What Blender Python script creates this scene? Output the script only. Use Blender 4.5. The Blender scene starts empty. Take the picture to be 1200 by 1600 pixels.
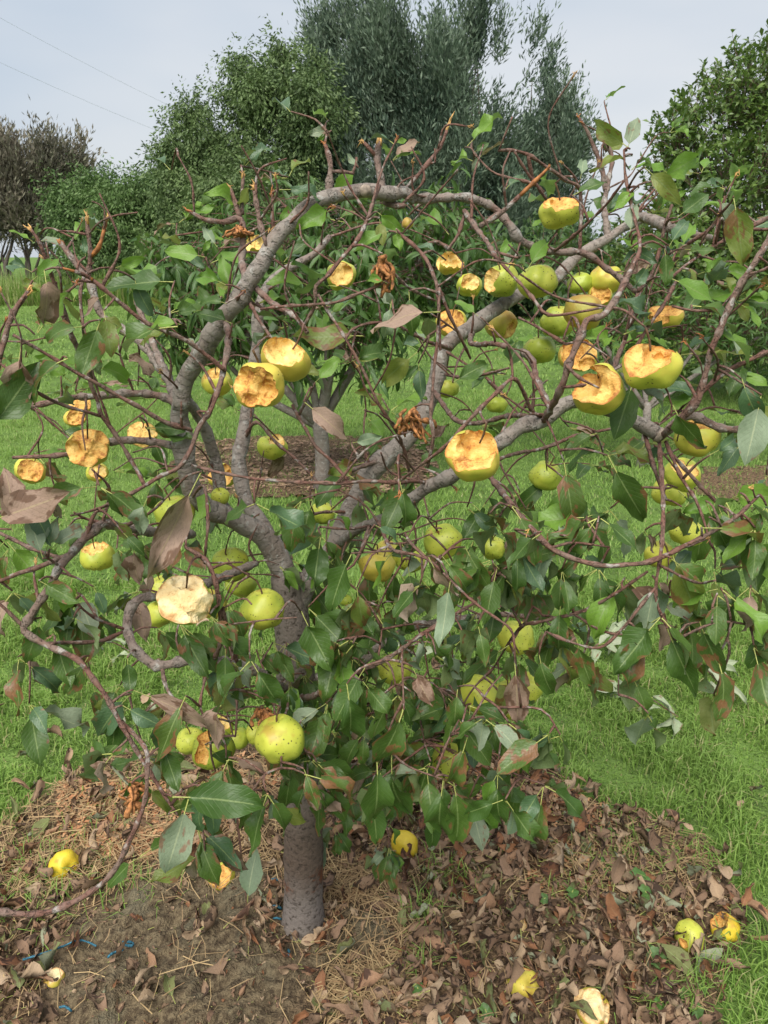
import bpy, bmesh, math, random
import numpy as np
from mathutils import Vector, Matrix
R = math.radians
rng = np.random.default_rng(7)
random.seed(7)
scene = bpy.context.scene
COL = scene.collection

# ---------------------------------------------------------------- camera
CAM_H, PITCH, FPX = 1.55, R(19.1), 1155.6       # FPX: focal length in pixels of the 1200x1600 photograph
cam = bpy.data.cameras.new('camera')
cam.sensor_fit = 'VERTICAL'; cam.sensor_height = 36; cam.lens = 26
cam.clip_start = 0.05; cam.clip_end = 2000
cam.dof.use_dof = True; cam.dof.focus_distance = 1.25; cam.dof.aperture_fstop = 20
cam_o = bpy.data.objects.new('camera', cam); COL.objects.link(cam_o)
cam_o.location = (0, 0, CAM_H); cam_o.rotation_euler = (R(90) - PITCH, 0, 0)
scene.camera = cam_o
CP = np.array([0, 0, CAM_H])
AX_R = np.array([1., 0, 0]); AX_U = np.array([0, math.sin(PITCH), math.cos(PITCH)]); AX_F = np.array([0, math.cos(PITCH), -math.sin(PITCH)])

# ---------------------------------------------------------------- world, sun, exposure
SUN_EL, SUN_ROT = 58, 200
w = bpy.data.worlds.new('World'); scene.world = w; w.use_nodes = True
nt = w.node_tree; nt.nodes.clear()
out = nt.nodes.new('ShaderNodeOutputWorld'); bg = nt.nodes.new('ShaderNodeBackground')
sky = nt.nodes.new('ShaderNodeTexSky'); sky.sky_type = 'NISHITA'; sky.sun_disc = False
sky.sun_elevation = R(SUN_EL); sky.sun_rotation = R(SUN_ROT); sky.dust_density = 3; sky.air_density = 1.2
tc = nt.nodes.new('ShaderNodeTexCoord'); mp = nt.nodes.new('ShaderNodeMapping'); mp.inputs['Scale'].default_value = (1.0, 1.0, 3.2)
nz = nt.nodes.new('ShaderNodeTexNoise'); nz.inputs['Scale'].default_value = 1.3; nz.inputs['Detail'].default_value = 4; nz.inputs['Roughness'].default_value = .5
rmp = nt.nodes.new('ShaderNodeValToRGB')
rmp.color_ramp.elements[0].position = .34; rmp.color_ramp.elements[0].color = (2.62, 3.14, 3.78, 1)
rmp.color_ramp.elements[1].position = .66; rmp.color_ramp.elements[1].color = (3.95, 4.1, 4.3, 1)
mx = nt.nodes.new('ShaderNodeMixRGB'); mx.inputs[0].default_value = .9
nt.links.new(tc.outputs['Generated'], mp.inputs[0]); nt.links.new(mp.outputs[0], nz.inputs['Vector'])
nt.links.new(nz.outputs[0], rmp.inputs[0]); nt.links.new(sky.outputs[0], mx.inputs[1]); nt.links.new(rmp.outputs[0], mx.inputs[2])
nt.links.new(mx.outputs[0], bg.inputs[0]); bg.inputs[1].default_value = .05
nt.links.new(bg.outputs[0], out.inputs[0])

sl = bpy.data.lights.new('sun', 'SUN'); sl.energy = 1.5; sl.angle = R(50); sl.color = (1, .96, .88)
so = bpy.data.objects.new('sun', sl); COL.objects.link(so)
_az = R(SUN_ROT); _d = Vector((math.sin(_az) * math.cos(R(SUN_EL)), math.cos(_az) * math.cos(R(SUN_EL)), math.sin(R(SUN_EL))))
so.rotation_euler = (-_d).to_track_quat('-Z', 'Y').to_euler(); so.location = _d * 60

scene.view_settings.view_transform = 'Standard'; scene.view_settings.look = 'None'
scene.view_settings.gamma = 1; scene.view_settings.use_curve_mapping = False
scene.view_settings.exposure = 1.93
scene.render.engine = 'CYCLES'
scene.cycles.max_bounces = 7; scene.cycles.transparent_max_bounces = 4; scene.cycles.use_denoising = True

# ---------------------------------------------------------------- photograph pixels -> places in the world
def at(px, py, d):
    """the point seen at photograph pixel (px, py), d metres along the view axis"""
    return CP + d * (AX_F + AX_R * (px - 600) / FPX + AX_U * (800 - py) / FPX)
def gnd(px, py, z=0.0):
    r = AX_F + AX_R * (px - 600) / FPX + AX_U * (800 - py) / FPX
    return CP + r * ((z - CAM_H) / r[2])
def proj(P):
    q = np.atleast_2d(P) - CP
    d = np.maximum(q @ AX_F, 1e-3)
    return 600 + FPX * (q @ AX_R) / d, 800 - FPX * (q @ AX_U) / d, d
def nrm(v):
    v = np.asarray(v, float); return v / max(np.linalg.norm(v), 1e-9)

# ---------------------------------------------------------------- mesh helpers
class Acc:
    """collects vertices, faces, a per-vertex 'luv' vector and a material index, and builds ONE mesh"""
    def __init__(self): self.V, self.F, self.M, self.L, self.n = [], {3: [], 4: []}, {3: [], 4: []}, [], 0
    def add(self, V, F, luv=None, m=0):
        V = np.asarray(V, float).reshape(-1, 3)
        self.V.append(V); self.L.append(np.zeros((len(V), 3)) if luv is None else np.asarray(luv, float).reshape(-1, 3))
        if not isinstance(F, (list, tuple)): F = [F]
        ms = m if isinstance(m, (list, tuple)) else [m] * len(F)
        for f, mi in zip(F, ms):
            f = np.asarray(f, int)
            if len(f) == 0: continue
            k = f.shape[1]; self.F[k].append(f + self.n)
            self.M[k].append(np.full(len(f), mi) if np.isscalar(mi) else np.asarray(mi))
        self.n += len(V)
    def mesh(self, name, mats, smooth=True):
        V = np.concatenate(self.V); L = np.concatenate(self.L)
        loops, tot, mi = [], [], []
        for k in (3, 4):
            if self.F[k]:
                f = np.concatenate(self.F[k]); loops.append(f.ravel()); tot.append(np.full(len(f), k)); mi.append(np.concatenate(self.M[k]))
        loops, tot, mi = np.concatenate(loops), np.concatenate(tot), np.concatenate(mi)
        me = bpy.data.meshes.new(name)
        me.vertices.add(len(V)); me.vertices.foreach_set('co', V.astype(np.float32).ravel())
        me.loops.add(len(loops)); me.loops.foreach_set('vertex_index', loops.astype(np.int32))
        me.polygons.add(len(tot))
        me.polygons.foreach_set('loop_start', (np.cumsum(tot) - tot).astype(np.int32))
        me.polygons.foreach_set('loop_total', tot.astype(np.int32))
        for m in (mats if isinstance(mats, (list, tuple)) else [mats]): me.materials.append(m)
        me.polygons.foreach_set('material_index', mi.astype(np.int32))
        me.polygons.foreach_set('use_smooth', np.full(len(tot), smooth))
        a = me.attributes.new('luv', 'FLOAT_VECTOR', 'POINT'); a.data.foreach_set('vector', L.astype(np.float32).ravel())
        me.update(); me.validate()
        return me
def tag(o, label=None, cat=None, group=None, kind=None):
    for k, v in (('label', label), ('category', cat), ('group', group), ('kind', kind)):
        if v: o[k] = v
    return o
def obj(name, me, parent=None, loc=None):
    o = bpy.data.objects.new(name, me); COL.objects.link(o)
    if parent is not None: o.parent = parent
    if loc is not None: o.location = loc
    return o
def empty(name, loc):
    o = bpy.data.objects.new(name, None); o.empty_display_size = .1; COL.objects.link(o); o.location = loc; return o
def child(name, acc, mats, root, kind=None, smooth=True):
    """geometry gathered in world coordinates, stored relative to its thing's base"""
    off = np.array(root.matrix_basis.translation)
    acc.V = [v - off for v in acc.V]
    o = obj(name, acc.mesh(name, mats, smooth), root)
    if kind: o['kind'] = kind
    return o

def catmull(P, step):
    P = np.asarray(P, float)
    if len(P) == 2: n = max(2, int(np.linalg.norm(P[1] - P[0]) / step)); t = np.linspace(0, 1, n + 1)[:, None]; return P[0] * (1 - t) + P[1] * t
    Q = np.vstack([2 * P[0] - P[1], P, 2 * P[-1] - P[-2]]); out = []
    for i in range(1, len(Q) - 2):
        p0, p1, p2, p3 = Q[i - 1:i + 3]
        n = max(2, int(np.linalg.norm(p2[:3] - p1[:3]) / step)); t = (np.arange(n) / n)[:, None]
        out.append(.5 * (2 * p1 + (p2 - p0) * t + (2 * p0 - 5 * p1 + 4 * p2 - p3) * t ** 2 + (3 * p1 - p0 - 3 * p2 + p3) * t ** 3))
    out.append(Q[-2][None]); return np.vstack(out)
def tube(P, rad, sides=8, lump=.1, seed=0, caps=True):
    P = np.asarray(P, float); n = len(P); rad = np.broadcast_to(np.asarray(rad, float), (n,)).copy()
    r_ = np.random.default_rng(seed)
    T = np.gradient(P, axis=0); T /= np.maximum(np.linalg.norm(T, axis=1, keepdims=True), 1e-9)
    u = nrm(np.cross(T[0], [.3, .2, .93])); U = []
    for i in range(n):
        u = u - T[i] * (u @ T[i]); u = nrm(u); U.append(u)
    U = np.array(U); W = np.cross(T, U)
    a = np.arange(sides) * 2 * np.pi / sides
    rr = rad[:, None] * (1 + lump * r_.normal(size=(n, 1)) * .6 + lump * r_.normal(size=(n, sides)) * .5)
    V = P[:, None] + (U[:, None] * np.cos(a)[None, :, None] + W[:, None] * np.sin(a)[None, :, None]) * rr[..., None]
    i, j = np.meshgrid(np.arange(n - 1), np.arange(sides), indexing='ij'); j2 = (j + 1) % sides
    F = np.stack([i * sides + j, i * sides + j2, (i + 1) * sides + j2, (i + 1) * sides + j], -1).reshape(-1, 4)
    s = np.concatenate([[0], np.cumsum(np.linalg.norm(np.diff(P, axis=0), axis=1))])
    luv = np.stack([np.repeat(rad, sides), np.repeat(s, sides), np.tile(np.abs(np.arange(sides) / sides * 2 - 1), n)], -1)
    V = V.reshape(-1, 3); F = [F]
    if caps:
        V = np.vstack([V, P[:1], P[-1:] + T[-1] * rad[-1] * .3]); luv = np.vstack([luv, [rad[0], 0, 0], [rad[-1], s[-1], 0]])
        k = np.arange(sides); k2 = (k + 1) % sides
        F.append(np.vstack([np.stack([k2, k, np.full(sides, n * sides)], -1), np.stack([(n - 1) * sides + k, (n - 1) * sides + k2, np.full(sides, n * sides + 1)], -1)]))
    return V, F, luv
_nd = np.random.default_rng(3).normal(size=(24, 3)); _nd /= np.linalg.norm(_nd, axis=1, keepdims=True); _np = np.random.default_rng(4).uniform(0, 6.28, 24)
def wob(P, f):
    """cheap smooth noise, about -1..1"""
    P = np.asarray(P, float); r = np.zeros(P.shape[:-1])
    for k in range(24): r += np.sin(P @ _nd[k] * f * (1 + .13 * k) + _np[k])
    return r / 4.9

# ---------------------------------------------------------------- materials
def N(nt, typ, props=None, **ins):
    n = nt.nodes.new(typ)
    for k, v in (props or {}).items(): setattr(n, k, v)
    for k, v in ins.items():
        s = n.inputs[int(k[1:])] if k[0] == 'i' and k[1:].isdigit() else n.inputs[k.replace('_', ' ')]
        if isinstance(v, bpy.types.NodeSocket): nt.links.new(v, s)
        else: s.default_value = (*v, 1) if isinstance(v, tuple) and len(v) == 3 and s.type == 'RGBA' else v
    return n
def mth(nt, op, a, b=0.0, c=0.0): return N(nt, 'ShaderNodeMath', {'operation': op}, i0=a, i1=b, i2=c).outputs[0]
def mixc(nt, f, a, b): return N(nt, 'ShaderNodeMixRGB', None, i0=f, i1=a, i2=b).outputs[0]
def smooth(nt, x, lo, hi): return N(nt, 'ShaderNodeMapRange', {'interpolation_type': 'SMOOTHSTEP'}, i0=x, i1=lo, i2=hi).outputs[0]
def noise(nt, v, s, d=3.0, r=.55): return N(nt, 'ShaderNodeTexNoise', None, Vector=v, Scale=s, Detail=d, Roughness=r).outputs[0]
def newmat(name):
    m = bpy.data.materials.new(name); m.use_nodes = True; nt = m.node_tree; nt.nodes.clear()
    return m, nt, nt.nodes.new('ShaderNodeOutputMaterial')
def bsdf(nt, out, col, rough=.7, bump=None, bstr=.3, bdist=.002, trans=0, tcol=None, spec=.5, coat=0):
    p = N(nt, 'ShaderNodeBsdfPrincipled', None, Base_Color=col, Roughness=rough)
    p.inputs['Specular IOR Level'].default_value = spec
    if coat: p.inputs['Coat Weight'].default_value = coat; p.inputs['Coat Roughness'].default_value = .35
    if bump is not None:
        b = N(nt, 'ShaderNodeBump', None, Strength=bstr, Distance=bdist, Height=bump); nt.links.new(b.outputs[0], p.inputs['Normal'])
    if trans:
        t = N(nt, 'ShaderNodeBsdfTranslucent', None, Color=tcol if tcol is not None else col)
        mxs = N(nt, 'ShaderNodeMixShader', None, i0=trans, i1=p.outputs[0], i2=t.outputs[0]); nt.links.new(mxs.outputs[0], out.inputs[0])
    else: nt.links.new(p.outputs[0], out.inputs[0])
def luv(nt):
    a = N(nt, 'ShaderNodeAttribute', {'attribute_name': 'luv'}); s = N(nt, 'ShaderNodeSeparateXYZ', None, i0=a.outputs['Vector'])
    oi = N(nt, 'ShaderNodeObjectInfo')
    seed = mth(nt, 'FRACT', mth(nt, 'ADD', s.outputs[2], oi.outputs['Random']))
    return s.outputs[0], s.outputs[1], seed
def leaf_mat(name, top, top2, back, dead=(.30, .13, .06), spots=.62, rough=.42, trans=.22, edge=.1, vein=(.25, .32, .12), seedrange=.5):
    m, nt, out = newmat(name); u, v, seed = luv(nt)
    au = mth(nt, 'ABSOLUTE', u)
    P = N(nt, 'ShaderNodeCombineXYZ', None, i0=mth(nt, 'MULTIPLY', u, .45), i1=v, i2=mth(nt, 'MULTIPLY', seed, 61.0)).outputs[0]
    n1 = noise(nt, P, 3.0, 3); n2 = noise(nt, P, 9.0, 2)
    c = mixc(nt, seed, top, top2)
    c = mixc(nt, mth(nt, 'MULTIPLY', n2, .6), c, tuple(x * .55 for x in top))
    vw = mth(nt, 'SINE', mth(nt, 'MULTIPLY', mth(nt, 'SUBTRACT', mth(nt, 'MULTIPLY', v, 11.0), mth(nt, 'MULTIPLY', au, 2.6)), 6.283))
    vl = smooth(nt, vw, .82, 1.0)
    c = mixc(nt, mth(nt, 'MULTIPLY', vl, .09), c, vein)
    gb = N(nt, 'ShaderNodeNewGeometry').outputs['Backfacing']
    bk = mixc(nt, mth(nt, 'MULTIPLY', n1, .5), back, tuple(x * .75 for x in back))
    c = mixc(nt, gb, c, bk)
    mid = smooth(nt, au, .075, .02)
    c = mixc(nt, mth(nt, 'MULTIPLY', mid, .6), c, vein)
    e = mth(nt, 'ADD', n1, mth(nt, 'MULTIPLY', mth(nt, 'MULTIPLY', au, au), edge))
    e = mth(nt, 'ADD', e, mth(nt, 'MULTIPLY', mth(nt, 'SUBTRACT', seed, .5), .16))
    sp = smooth(nt, mth(nt, 'ADD', e, mth(nt, 'MULTIPLY', mth(nt, 'SUBTRACT', n2, .5), .14)), spots, spots + .075)
    dc = mixc(nt, n2, dead, tuple(x * .35 for x in dead))
    c = mixc(nt, mth(nt, 'MULTIPLY', sp, .92), c, dc)
    c = mixc(nt, mth(nt, 'MULTIPLY', smooth(nt, noise(nt, P, 26.0, 4, .7), .48, .68), .38), c, tuple(x * .4 for x in top2))
    h = mth(nt, 'ADD', mth(nt, 'MULTIPLY', vl, -.4), mth(nt, 'MULTIPLY', n2, 1.2))
    bsdf(nt, out, c, rough, h, .5, .0015, trans, mixc(nt, .35, c, (.16, .3, .02)), spec=.45)
    return m
LG = leaf_mat('apple_leaf_dark_green', (.052, .112, .020), (.10, .175, .030), (.19, .25, .11), spots=.68)
LS = leaf_mat('apple_leaf_spotted', (.058, .118, .022), (.10, .155, .03), (.19, .24, .10), spots=.57, edge=.12)
LF = leaf_mat('apple_leaf_fresh', (.21, .37, .05), (.14, .28, .04), (.22, .33, .11), spots=.75, trans=.35)
LY = leaf_mat('apple_leaf_yellowing', (.25, .28, .06), (.16, .23, .04), (.26, .28, .09), spots=.60, trans=.35)
LP = leaf_mat('apple_leaf_pale_underside', (.23, .31, .19), (.28, .32, .22), (.30, .36, .25), dead=(.33, .19, .12), spots=.66, rough=.65, vein=(.42, .46, .28))
LD = leaf_mat('apple_leaf_dry', (.36, .25, .19), (.27, .17, .12), (.40, .30, .23), dead=(.17, .085, .05), spots=.58, rough=.75, trans=.15, vein=(.36, .28, .16))
LB = leaf_mat('apple_leaf_bluish', (.085, .15, .075), (.07, .14, .055), (.16, .22, .14), spots=.70, rough=.36, trans=.15)
PEACH = leaf_mat('peach_leaf', (.05, .12, .022), (.085, .17, .03), (.12, .2, .06), spots=.8, trans=.25)
CIT = leaf_mat('evergreen_leaf', (.05, .115, .02), (.17, .25, .045), (.16, .24, .07), spots=.85, rough=.35, trans=.2)
FALL = leaf_mat('fallen_leaf_brown', (.31, .195, .125), (.15, .088, .055), (.25, .16, .10), dead=(.05, .026, .016), spots=.57, rough=.85, trans=.06, vein=(.2, .12, .07))
FALL2 = leaf_mat('fallen_leaf_tan', (.46, .33, .21), (.33, .20, .12), (.40, .29, .19), dead=(.1, .05, .03), spots=.6, rough=.85, trans=.08, vein=(.4, .3, .18))
FALL3 = leaf_mat('fallen_leaf_olive', (.17, .18, .06), (.11, .13, .05), (.27, .29, .19), dead=(.12, .06, .03), spots=.55, rough=.7, trans=.08)
WILT = leaf_mat('wilted_pale_leaf', (.42, .46, .32), (.34, .42, .24), (.46, .50, .38), dead=(.3, .17, .09), spots=.66, rough=.7, trans=.2, vein=(.5, .5, .36))
def plain(name, col, rough=.7, var=.5, scale=40, spec=.4, bump=.3, trans=0, coords='Object'):
    m, nt, out = newmat(name); tc = N(nt, 'ShaderNodeTexCoord').outputs[coords]
    n = noise(nt, tc, scale, 4); c = mixc(nt, smooth(nt, n, .3, .7), tuple(x * (1 - var) for x in col), tuple(min(1, x * (1 + var * .5)) for x in col))
    bsdf(nt, out, c, rough, n, bump, .003, trans, None, spec); return m
PET = plain('petiole', (.40, .42, .12), .5, .3)
def bark_mat(name, thin, thick, r0=.0025, r1=.010, lich=.62, dark=1.):
    m, nt, out = newmat(name); r, s, _ = luv(nt); tc = N(nt, 'ShaderNodeTexCoord').outputs['Object']
    n1 = noise(nt, tc, 22, 5, .6); n2 = noise(nt, tc, 130, 4, .65); n3 = noise(nt, tc, 55, 3)
    av = N(nt, 'ShaderNodeAttribute', {'attribute_name': 'luv'}); ang = N(nt, 'ShaderNodeSeparateXYZ', None, i0=av.outputs['Vector']).outputs[2]
    cr = noise(nt, N(nt, 'ShaderNodeCombineXYZ', None, i0=mth(nt, 'MULTIPLY', ang, 2.2), i1=mth(nt, 'MULTIPLY', s, 120.0), i2=mth(nt, 'MULTIPLY', n1, 9.0)).outputs[0], 1.0, 3, .6)
    t = smooth(nt, mth(nt, 'ADD', r, mth(nt, 'MULTIPLY', mth(nt, 'SUBTRACT', n1, .5), .008)), r0, r1)
    c = mixc(nt, t, thin, thick)
    c = mixc(nt, mth(nt, 'MULTIPLY', smooth(nt, n1, .42, .62), .5), c, tuple(x * y for x, y in zip(thick, (.72, .60, .54))))
    c = mixc(nt, mth(nt, 'MULTIPLY', smooth(nt, n3, lich, lich + .10), .55), c, (.42, .41, .38))
    c = mixc(nt, mth(nt, 'MULTIPLY', smooth(nt, cr, .42, .31), .4), c, tuple(x * .3 for x in thick))
    c = mixc(nt, mth(nt, 'MULTIPLY', smooth(nt, n2, .40, .30), .6), c, tuple(x * .3 for x in thick))
    h = mth(nt, 'ADD', mth(nt, 'MULTIPLY', n2, .9), mth(nt, 'ADD', mth(nt, 'MULTIPLY', n3, .7), mth(nt, 'MULTIPLY', smooth(nt, cr, .3, .5), 1.0)))
    bsdf(nt, out, c, .78, h, .8, .004, spec=.3); return m
BARK = bark_mat('apple_bark', (.16, .078, .058), (.25, .216, .19), lich=.57)
FARBARK = bark_mat('far_bark', (.09, .07, .055), (.10, .085, .07), .01, .1, .8)
def trunk_mat():
    m, nt, out = newmat('apple_trunk_bark'); tc = N(nt, 'ShaderNodeTexCoord').outputs['Object']
    z = N(nt, 'ShaderNodeSeparateXYZ', None, i0=tc).outputs[2]
    n1 = noise(nt, tc, 14, 5, .6); n2 = noise(nt, tc, 90, 5, .65)
    zz = mth(nt, 'ADD', z, mth(nt, 'MULTIPLY', mth(nt, 'SUBTRACT', n1, .5), .13))
    c = mixc(nt, smooth(nt, zz, .10, .22), (.20, .17, .15), (.125, .09, .07))
    c = mixc(nt, mth(nt, 'MULTIPLY', smooth(nt, n1, .52, .62), mth(nt, 'MULTIPLY', smooth(nt, zz, .13, .17), smooth(nt, zz, .27, .2))), c, (.15, .055, .025))
    c = mixc(nt, smooth(nt, zz, .28, .5), c, (.19, .155, .135))
    c = mixc(nt, smooth(nt, n2, .3, .52), tuple([.05, .038, .03]), c)
    bsdf(nt, out, c, .85, mth(nt, 'ADD', n2, n1), .9, .006, spec=.25); return m
TRUNK = trunk_mat()
WOOD = plain('raw_wood', (.52, .30, .10), .7, .55, 90)
WOOD2 = plain('raw_wood_orange', (.34, .13, .04), .75, .6, 90)
CUT = plain('sawn_wood', (.30, .24, .19), .8, .45, 120)
def apple_skin(name, a, b, russ=.66, spot=.55):
    m, nt, out = newmat(name); tc = N(nt, 'ShaderNodeTexCoord').outputs['Object']; oi = N(nt, 'ShaderNodeObjectInfo').outputs['Random']
    v = N(nt, 'ShaderNodeVectorMath', {'operation': 'ADD'}, i0=tc, i1=N(nt, 'ShaderNodeCombineXYZ', None, i0=mth(nt, 'MULTIPLY', oi, 9.0), i1=mth(nt, 'MULTIPLY', oi, 5.0)).outputs[0]).outputs[0]
    n1 = noise(nt, v, 22, 3); n2 = noise(nt, v, 60, 4)
    c = mixc(nt, smooth(nt, mth(nt, 'ADD', n1, mth(nt, 'MULTIPLY', mth(nt, 'SUBTRACT', oi, .5), .3)), .35, .65), a, b)
    z = N(nt, 'ShaderNodeSeparateXYZ', None, i0=tc).outputs[2]
    c = mixc(nt, mth(nt, 'MULTIPLY', smooth(nt, mth(nt, 'ADD', n1, mth(nt, 'MULTIPLY', z, 3.0)), russ, russ + .12), .55), c, (.36, .17, .04))
    vo = N(nt, 'ShaderNodeTexVoronoi', None, Vector=v, Scale=150.0).outputs['Distance']
    c = mixc(nt, mth(nt, 'MULTIPLY', smooth(nt, vo, .16, .08), .35), c, (.22, .24, .07))
    vo2 = N(nt, 'ShaderNodeTexVoronoi', None, Vector=v, Scale=170.0).outputs['Distance']
    msk = smooth(nt, mth(nt, 'ADD', noise(nt, v, 34, 2), mth(nt, 'MULTIPLY', mth(nt, 'SUBTRACT', n2, .5), .4)), spot - .02, spot + .12)
    sp = mth(nt, 'MULTIPLY', smooth(nt, mth(nt, 'ADD', vo2, mth(nt, 'MULTIPLY', n2, .22)), .36, .27), msk)
    c = mixc(nt, mth(nt, 'MULTIPLY', sp, .9), c, (.045, .034, .014))
    bsdf(nt, out, c, .45, n2, .2, .002, spec=.45); return m
SK_G = apple_skin('apple_skin_green', (.33, .39, .045), (.46, .47, .06), .68, .44)
SK_Y = apple_skin('apple_skin_yellow', (.48, .47, .06), (.53, .42, .065), .62, .54)
SK_R = apple_skin('apple_skin_russet', (.40, .38, .05), (.44, .32, .06), .56, .62)
SK_F = apple_skin('apple_skin_fallen_yellow', (.62, .50, .03), (.58, .42, .03), .64, .56)
def flesh_mat(name, a, b, c3, t=.5):
    m, nt, out = newmat(name); tc = N(nt, 'ShaderNodeTexCoord').outputs['Object']; oi = N(nt, 'ShaderNodeObjectInfo').outputs['Random']
    v = N(nt, 'ShaderNodeVectorMath', {'operation': 'ADD'}, i0=tc, i1=N(nt, 'ShaderNodeCombineXYZ', None, i0=mth(nt, 'MULTIPLY', oi, 7.0)).outputs[0]).outputs[0]
    n1 = noise(nt, v, 42, 4, .6); n2 = noise(nt, v, 170, 4, .65)
    c = mixc(nt, smooth(nt, n1, t - .16, t + .06), a, b)
    k = mth(nt, 'ADD', mth(nt, 'MULTIPLY', n1, .55), mth(nt, 'MULTIPLY', n2, .45))
    c = mixc(nt, mth(nt, 'MULTIPLY', smooth(nt, k, t + .03, t + .14), .9), c, c3)
    u, _, _ = luv(nt)
    c = mixc(nt, mth(nt, 'MULTIPLY', smooth(nt, mth(nt, 'ADD', u, mth(nt, 'MULTIPLY', mth(nt, 'SUBTRACT', n1, .5), 1.1)), .35, .95), .85), c, c3)
    bsdf(nt, out, c, .6, mth(nt, 'ADD', n2, n1), .8, .004, spec=.3); return m
FL_O = flesh_mat('bitten_flesh_orange', (.79, .53, .17), (.69, .38, .095), (.37, .14, .035), .47)
FL_Y = flesh_mat('bitten_flesh_cream', (.82, .62, .25), (.76, .50, .15), (.45, .20, .05), .495)
FL_P = flesh_mat('bitten_flesh_pale', (.82, .66, .38), (.76, .55, .26), (.46, .23, .08), .52)
STEM = plain('apple_stem', (.12, .065, .03), .8, .5, 200)
HUSK = plain('dried_apple', (.36, .15, .05), .8, .7, 160, bump=.8)

# ---------------------------------------------------------------- leaf meshes
def leaf_geo(nL=7, half=2, wr=.30, fold=.25, curl=.3, twist=0., pet=.22, wave=.05, serr=.06, seed=0, petiole=True, tipdroop=0.):
    """one leaf of unit blade length along +Y from its petiole, normal +Z; returns verts, [quads, petiole quads], luv, [0,1]"""
    r_ = np.random.default_rng(seed)
    v = np.linspace(0, 1, nL + 1)
    wid = wr * np.sin(np.pi * np.clip(v, 0, 1) ** .82) ** .75 * (1 - .25 * v); wid[0] = wr * .10; wid[-1] = .004
    us = np.linspace(-1, 1, 2 * half + 1)
    V, L = [], []
    ph = r_.uniform(0, 6.28, 4)
    # mid-line bends by curl along its length
    ang = -curl * v - tipdroop * v ** 2; dy = np.cos(ang); dz = np.sin(ang)
    cy = np.concatenate([[0], np.cumsum((dy[1:] + dy[:-1]) / 2 / nL)]); cz = np.concatenate([[0], np.cumsum((dz[1:] + dz[:-1]) / 2 / nL)])
    for i in range(nL + 1):
        tw = twist * v[i]
        for u in us:
            ww = wid[i] * (1 + serr * r_.normal() * (abs(u) > .9))
            x = u * ww * math.cos(fold * 1.0); z = abs(u) * ww * math.sin(fold) + wave * wr * abs(u) * math.sin(v[i] * 9 + ph[0 if u < 0 else 1])
            x, z = x * math.cos(tw) - z * math.sin(tw), x * math.sin(tw) + z * math.cos(tw)
            nz_, ny_ = math.cos(ang[i]), -math.sin(ang[i])
            V.append((x, pet + cy[i] + ny_ * z, cz[i] + nz_ * z)); L.append((u, v[i], 0))
    m = 2 * half + 1
    i, j = np.meshgrid(np.arange(nL), np.arange(2 * half), indexing='ij')
    F = np.stack([i * m + j, i * m + j + 1, (i + 1) * m + j + 1, (i + 1) * m + j], -1).reshape(-1, 4)
    V = np.array(V); L = np.array(L)
    if not petiole or pet < .02: return V, [F], L, [0]
    pp = np.array([[0, 0, -.03], [0, pet * .5, -.012], [0, pet + .02, .0]])
    pv, pf, _ = tube(pp, [.017, .013, .012], 3, 0, caps=False)
    k = len(V); V = np.vstack([V, pv]); L = np.vstack([L, np.tile([0, .02, 0], (len(pv), 1))])
    return V, [F, pf[0] + k], L, [0, 1]
def leaf_variants(n, mats, base, **kw):
    """n shapes; each shape as geometry plus one mesh per material"""
    out = []
    r_ = random.Random(base)
    for k in range(n):
        p = {a: (r_.uniform(*b) if isinstance(b, tuple) else b) for a, b in kw.items()}
        out.append(leaf_geo(seed=base * 50 + k, **p))
    meshes = {}
    for mt in mats:
        for k, g in enumerate(out):
            A = Acc(); A.add(g[0], g[1], g[2], g[3]); meshes[mt.name, k] = A.mesh('leaf', [mt, PET])
    return out, meshes
def mat_from(p, d, up, L):
    y = nrm(d); z = np.asarray(up, float); z = z - y * (z @ y)
    z = nrm(z) if np.linalg.norm(z) > 1e-4 else nrm(np.cross(y, [1, .1, 0])); x = np.cross(y, z)
    M = np.eye(4); M[:3, 0] = x * L; M[:3, 1] = y * L; M[:3, 2] = z * L; M[:3, 3] = p; return M
def place_leaves(root, items, geos, meshes, mats, n_sep, name='leaf', mass='leaves', score=None):
    """items: (matrix, variant, material, score).  The n_sep that show largest are parts of their own, the rest one joined part."""
    if not items: return
    off = np.array(root.matrix_basis.translation)
    items = sorted(items, key=lambda t: -t[3])
    for M, k, mt, s in items[:n_sep]:
        o = bpy.data.objects.new(name, meshes[mt.name, k]); COL.objects.link(o); o.parent = root
        M2 = M.copy(); M2[:3, 3] -= off; o.matrix_basis = Matrix(M2.tolist())
    if len(items) > n_sep:
        A = Acc(); allm = list(mats) + [PET]; pi = len(mats)
        for M, k, mt, s in items[n_sep:]:
            g = geos[k]; L = g[2].copy(); L[:, 2] = random.random()
            A.add(g[0] @ M[:3, :3].T + M[:3, 3], g[1], L, [mats.index(mt) if q == 0 else pi for q in g[3]])
        child(mass, A, allm, root, 'stuff')
def view_score(M):
    px, py, d = proj(M[:3, 3]); n = nrm(M[:3, 2]); L = np.linalg.norm(M[:3, 1])
    vis = 1.0 if (-40 < px[0] < 1240 and -40 < py[0] < 1640) else .02
    return vis * (L / d[0]) ** 2 * (.25 + abs(n @ nrm(M[:3, 3] - CP)))

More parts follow.
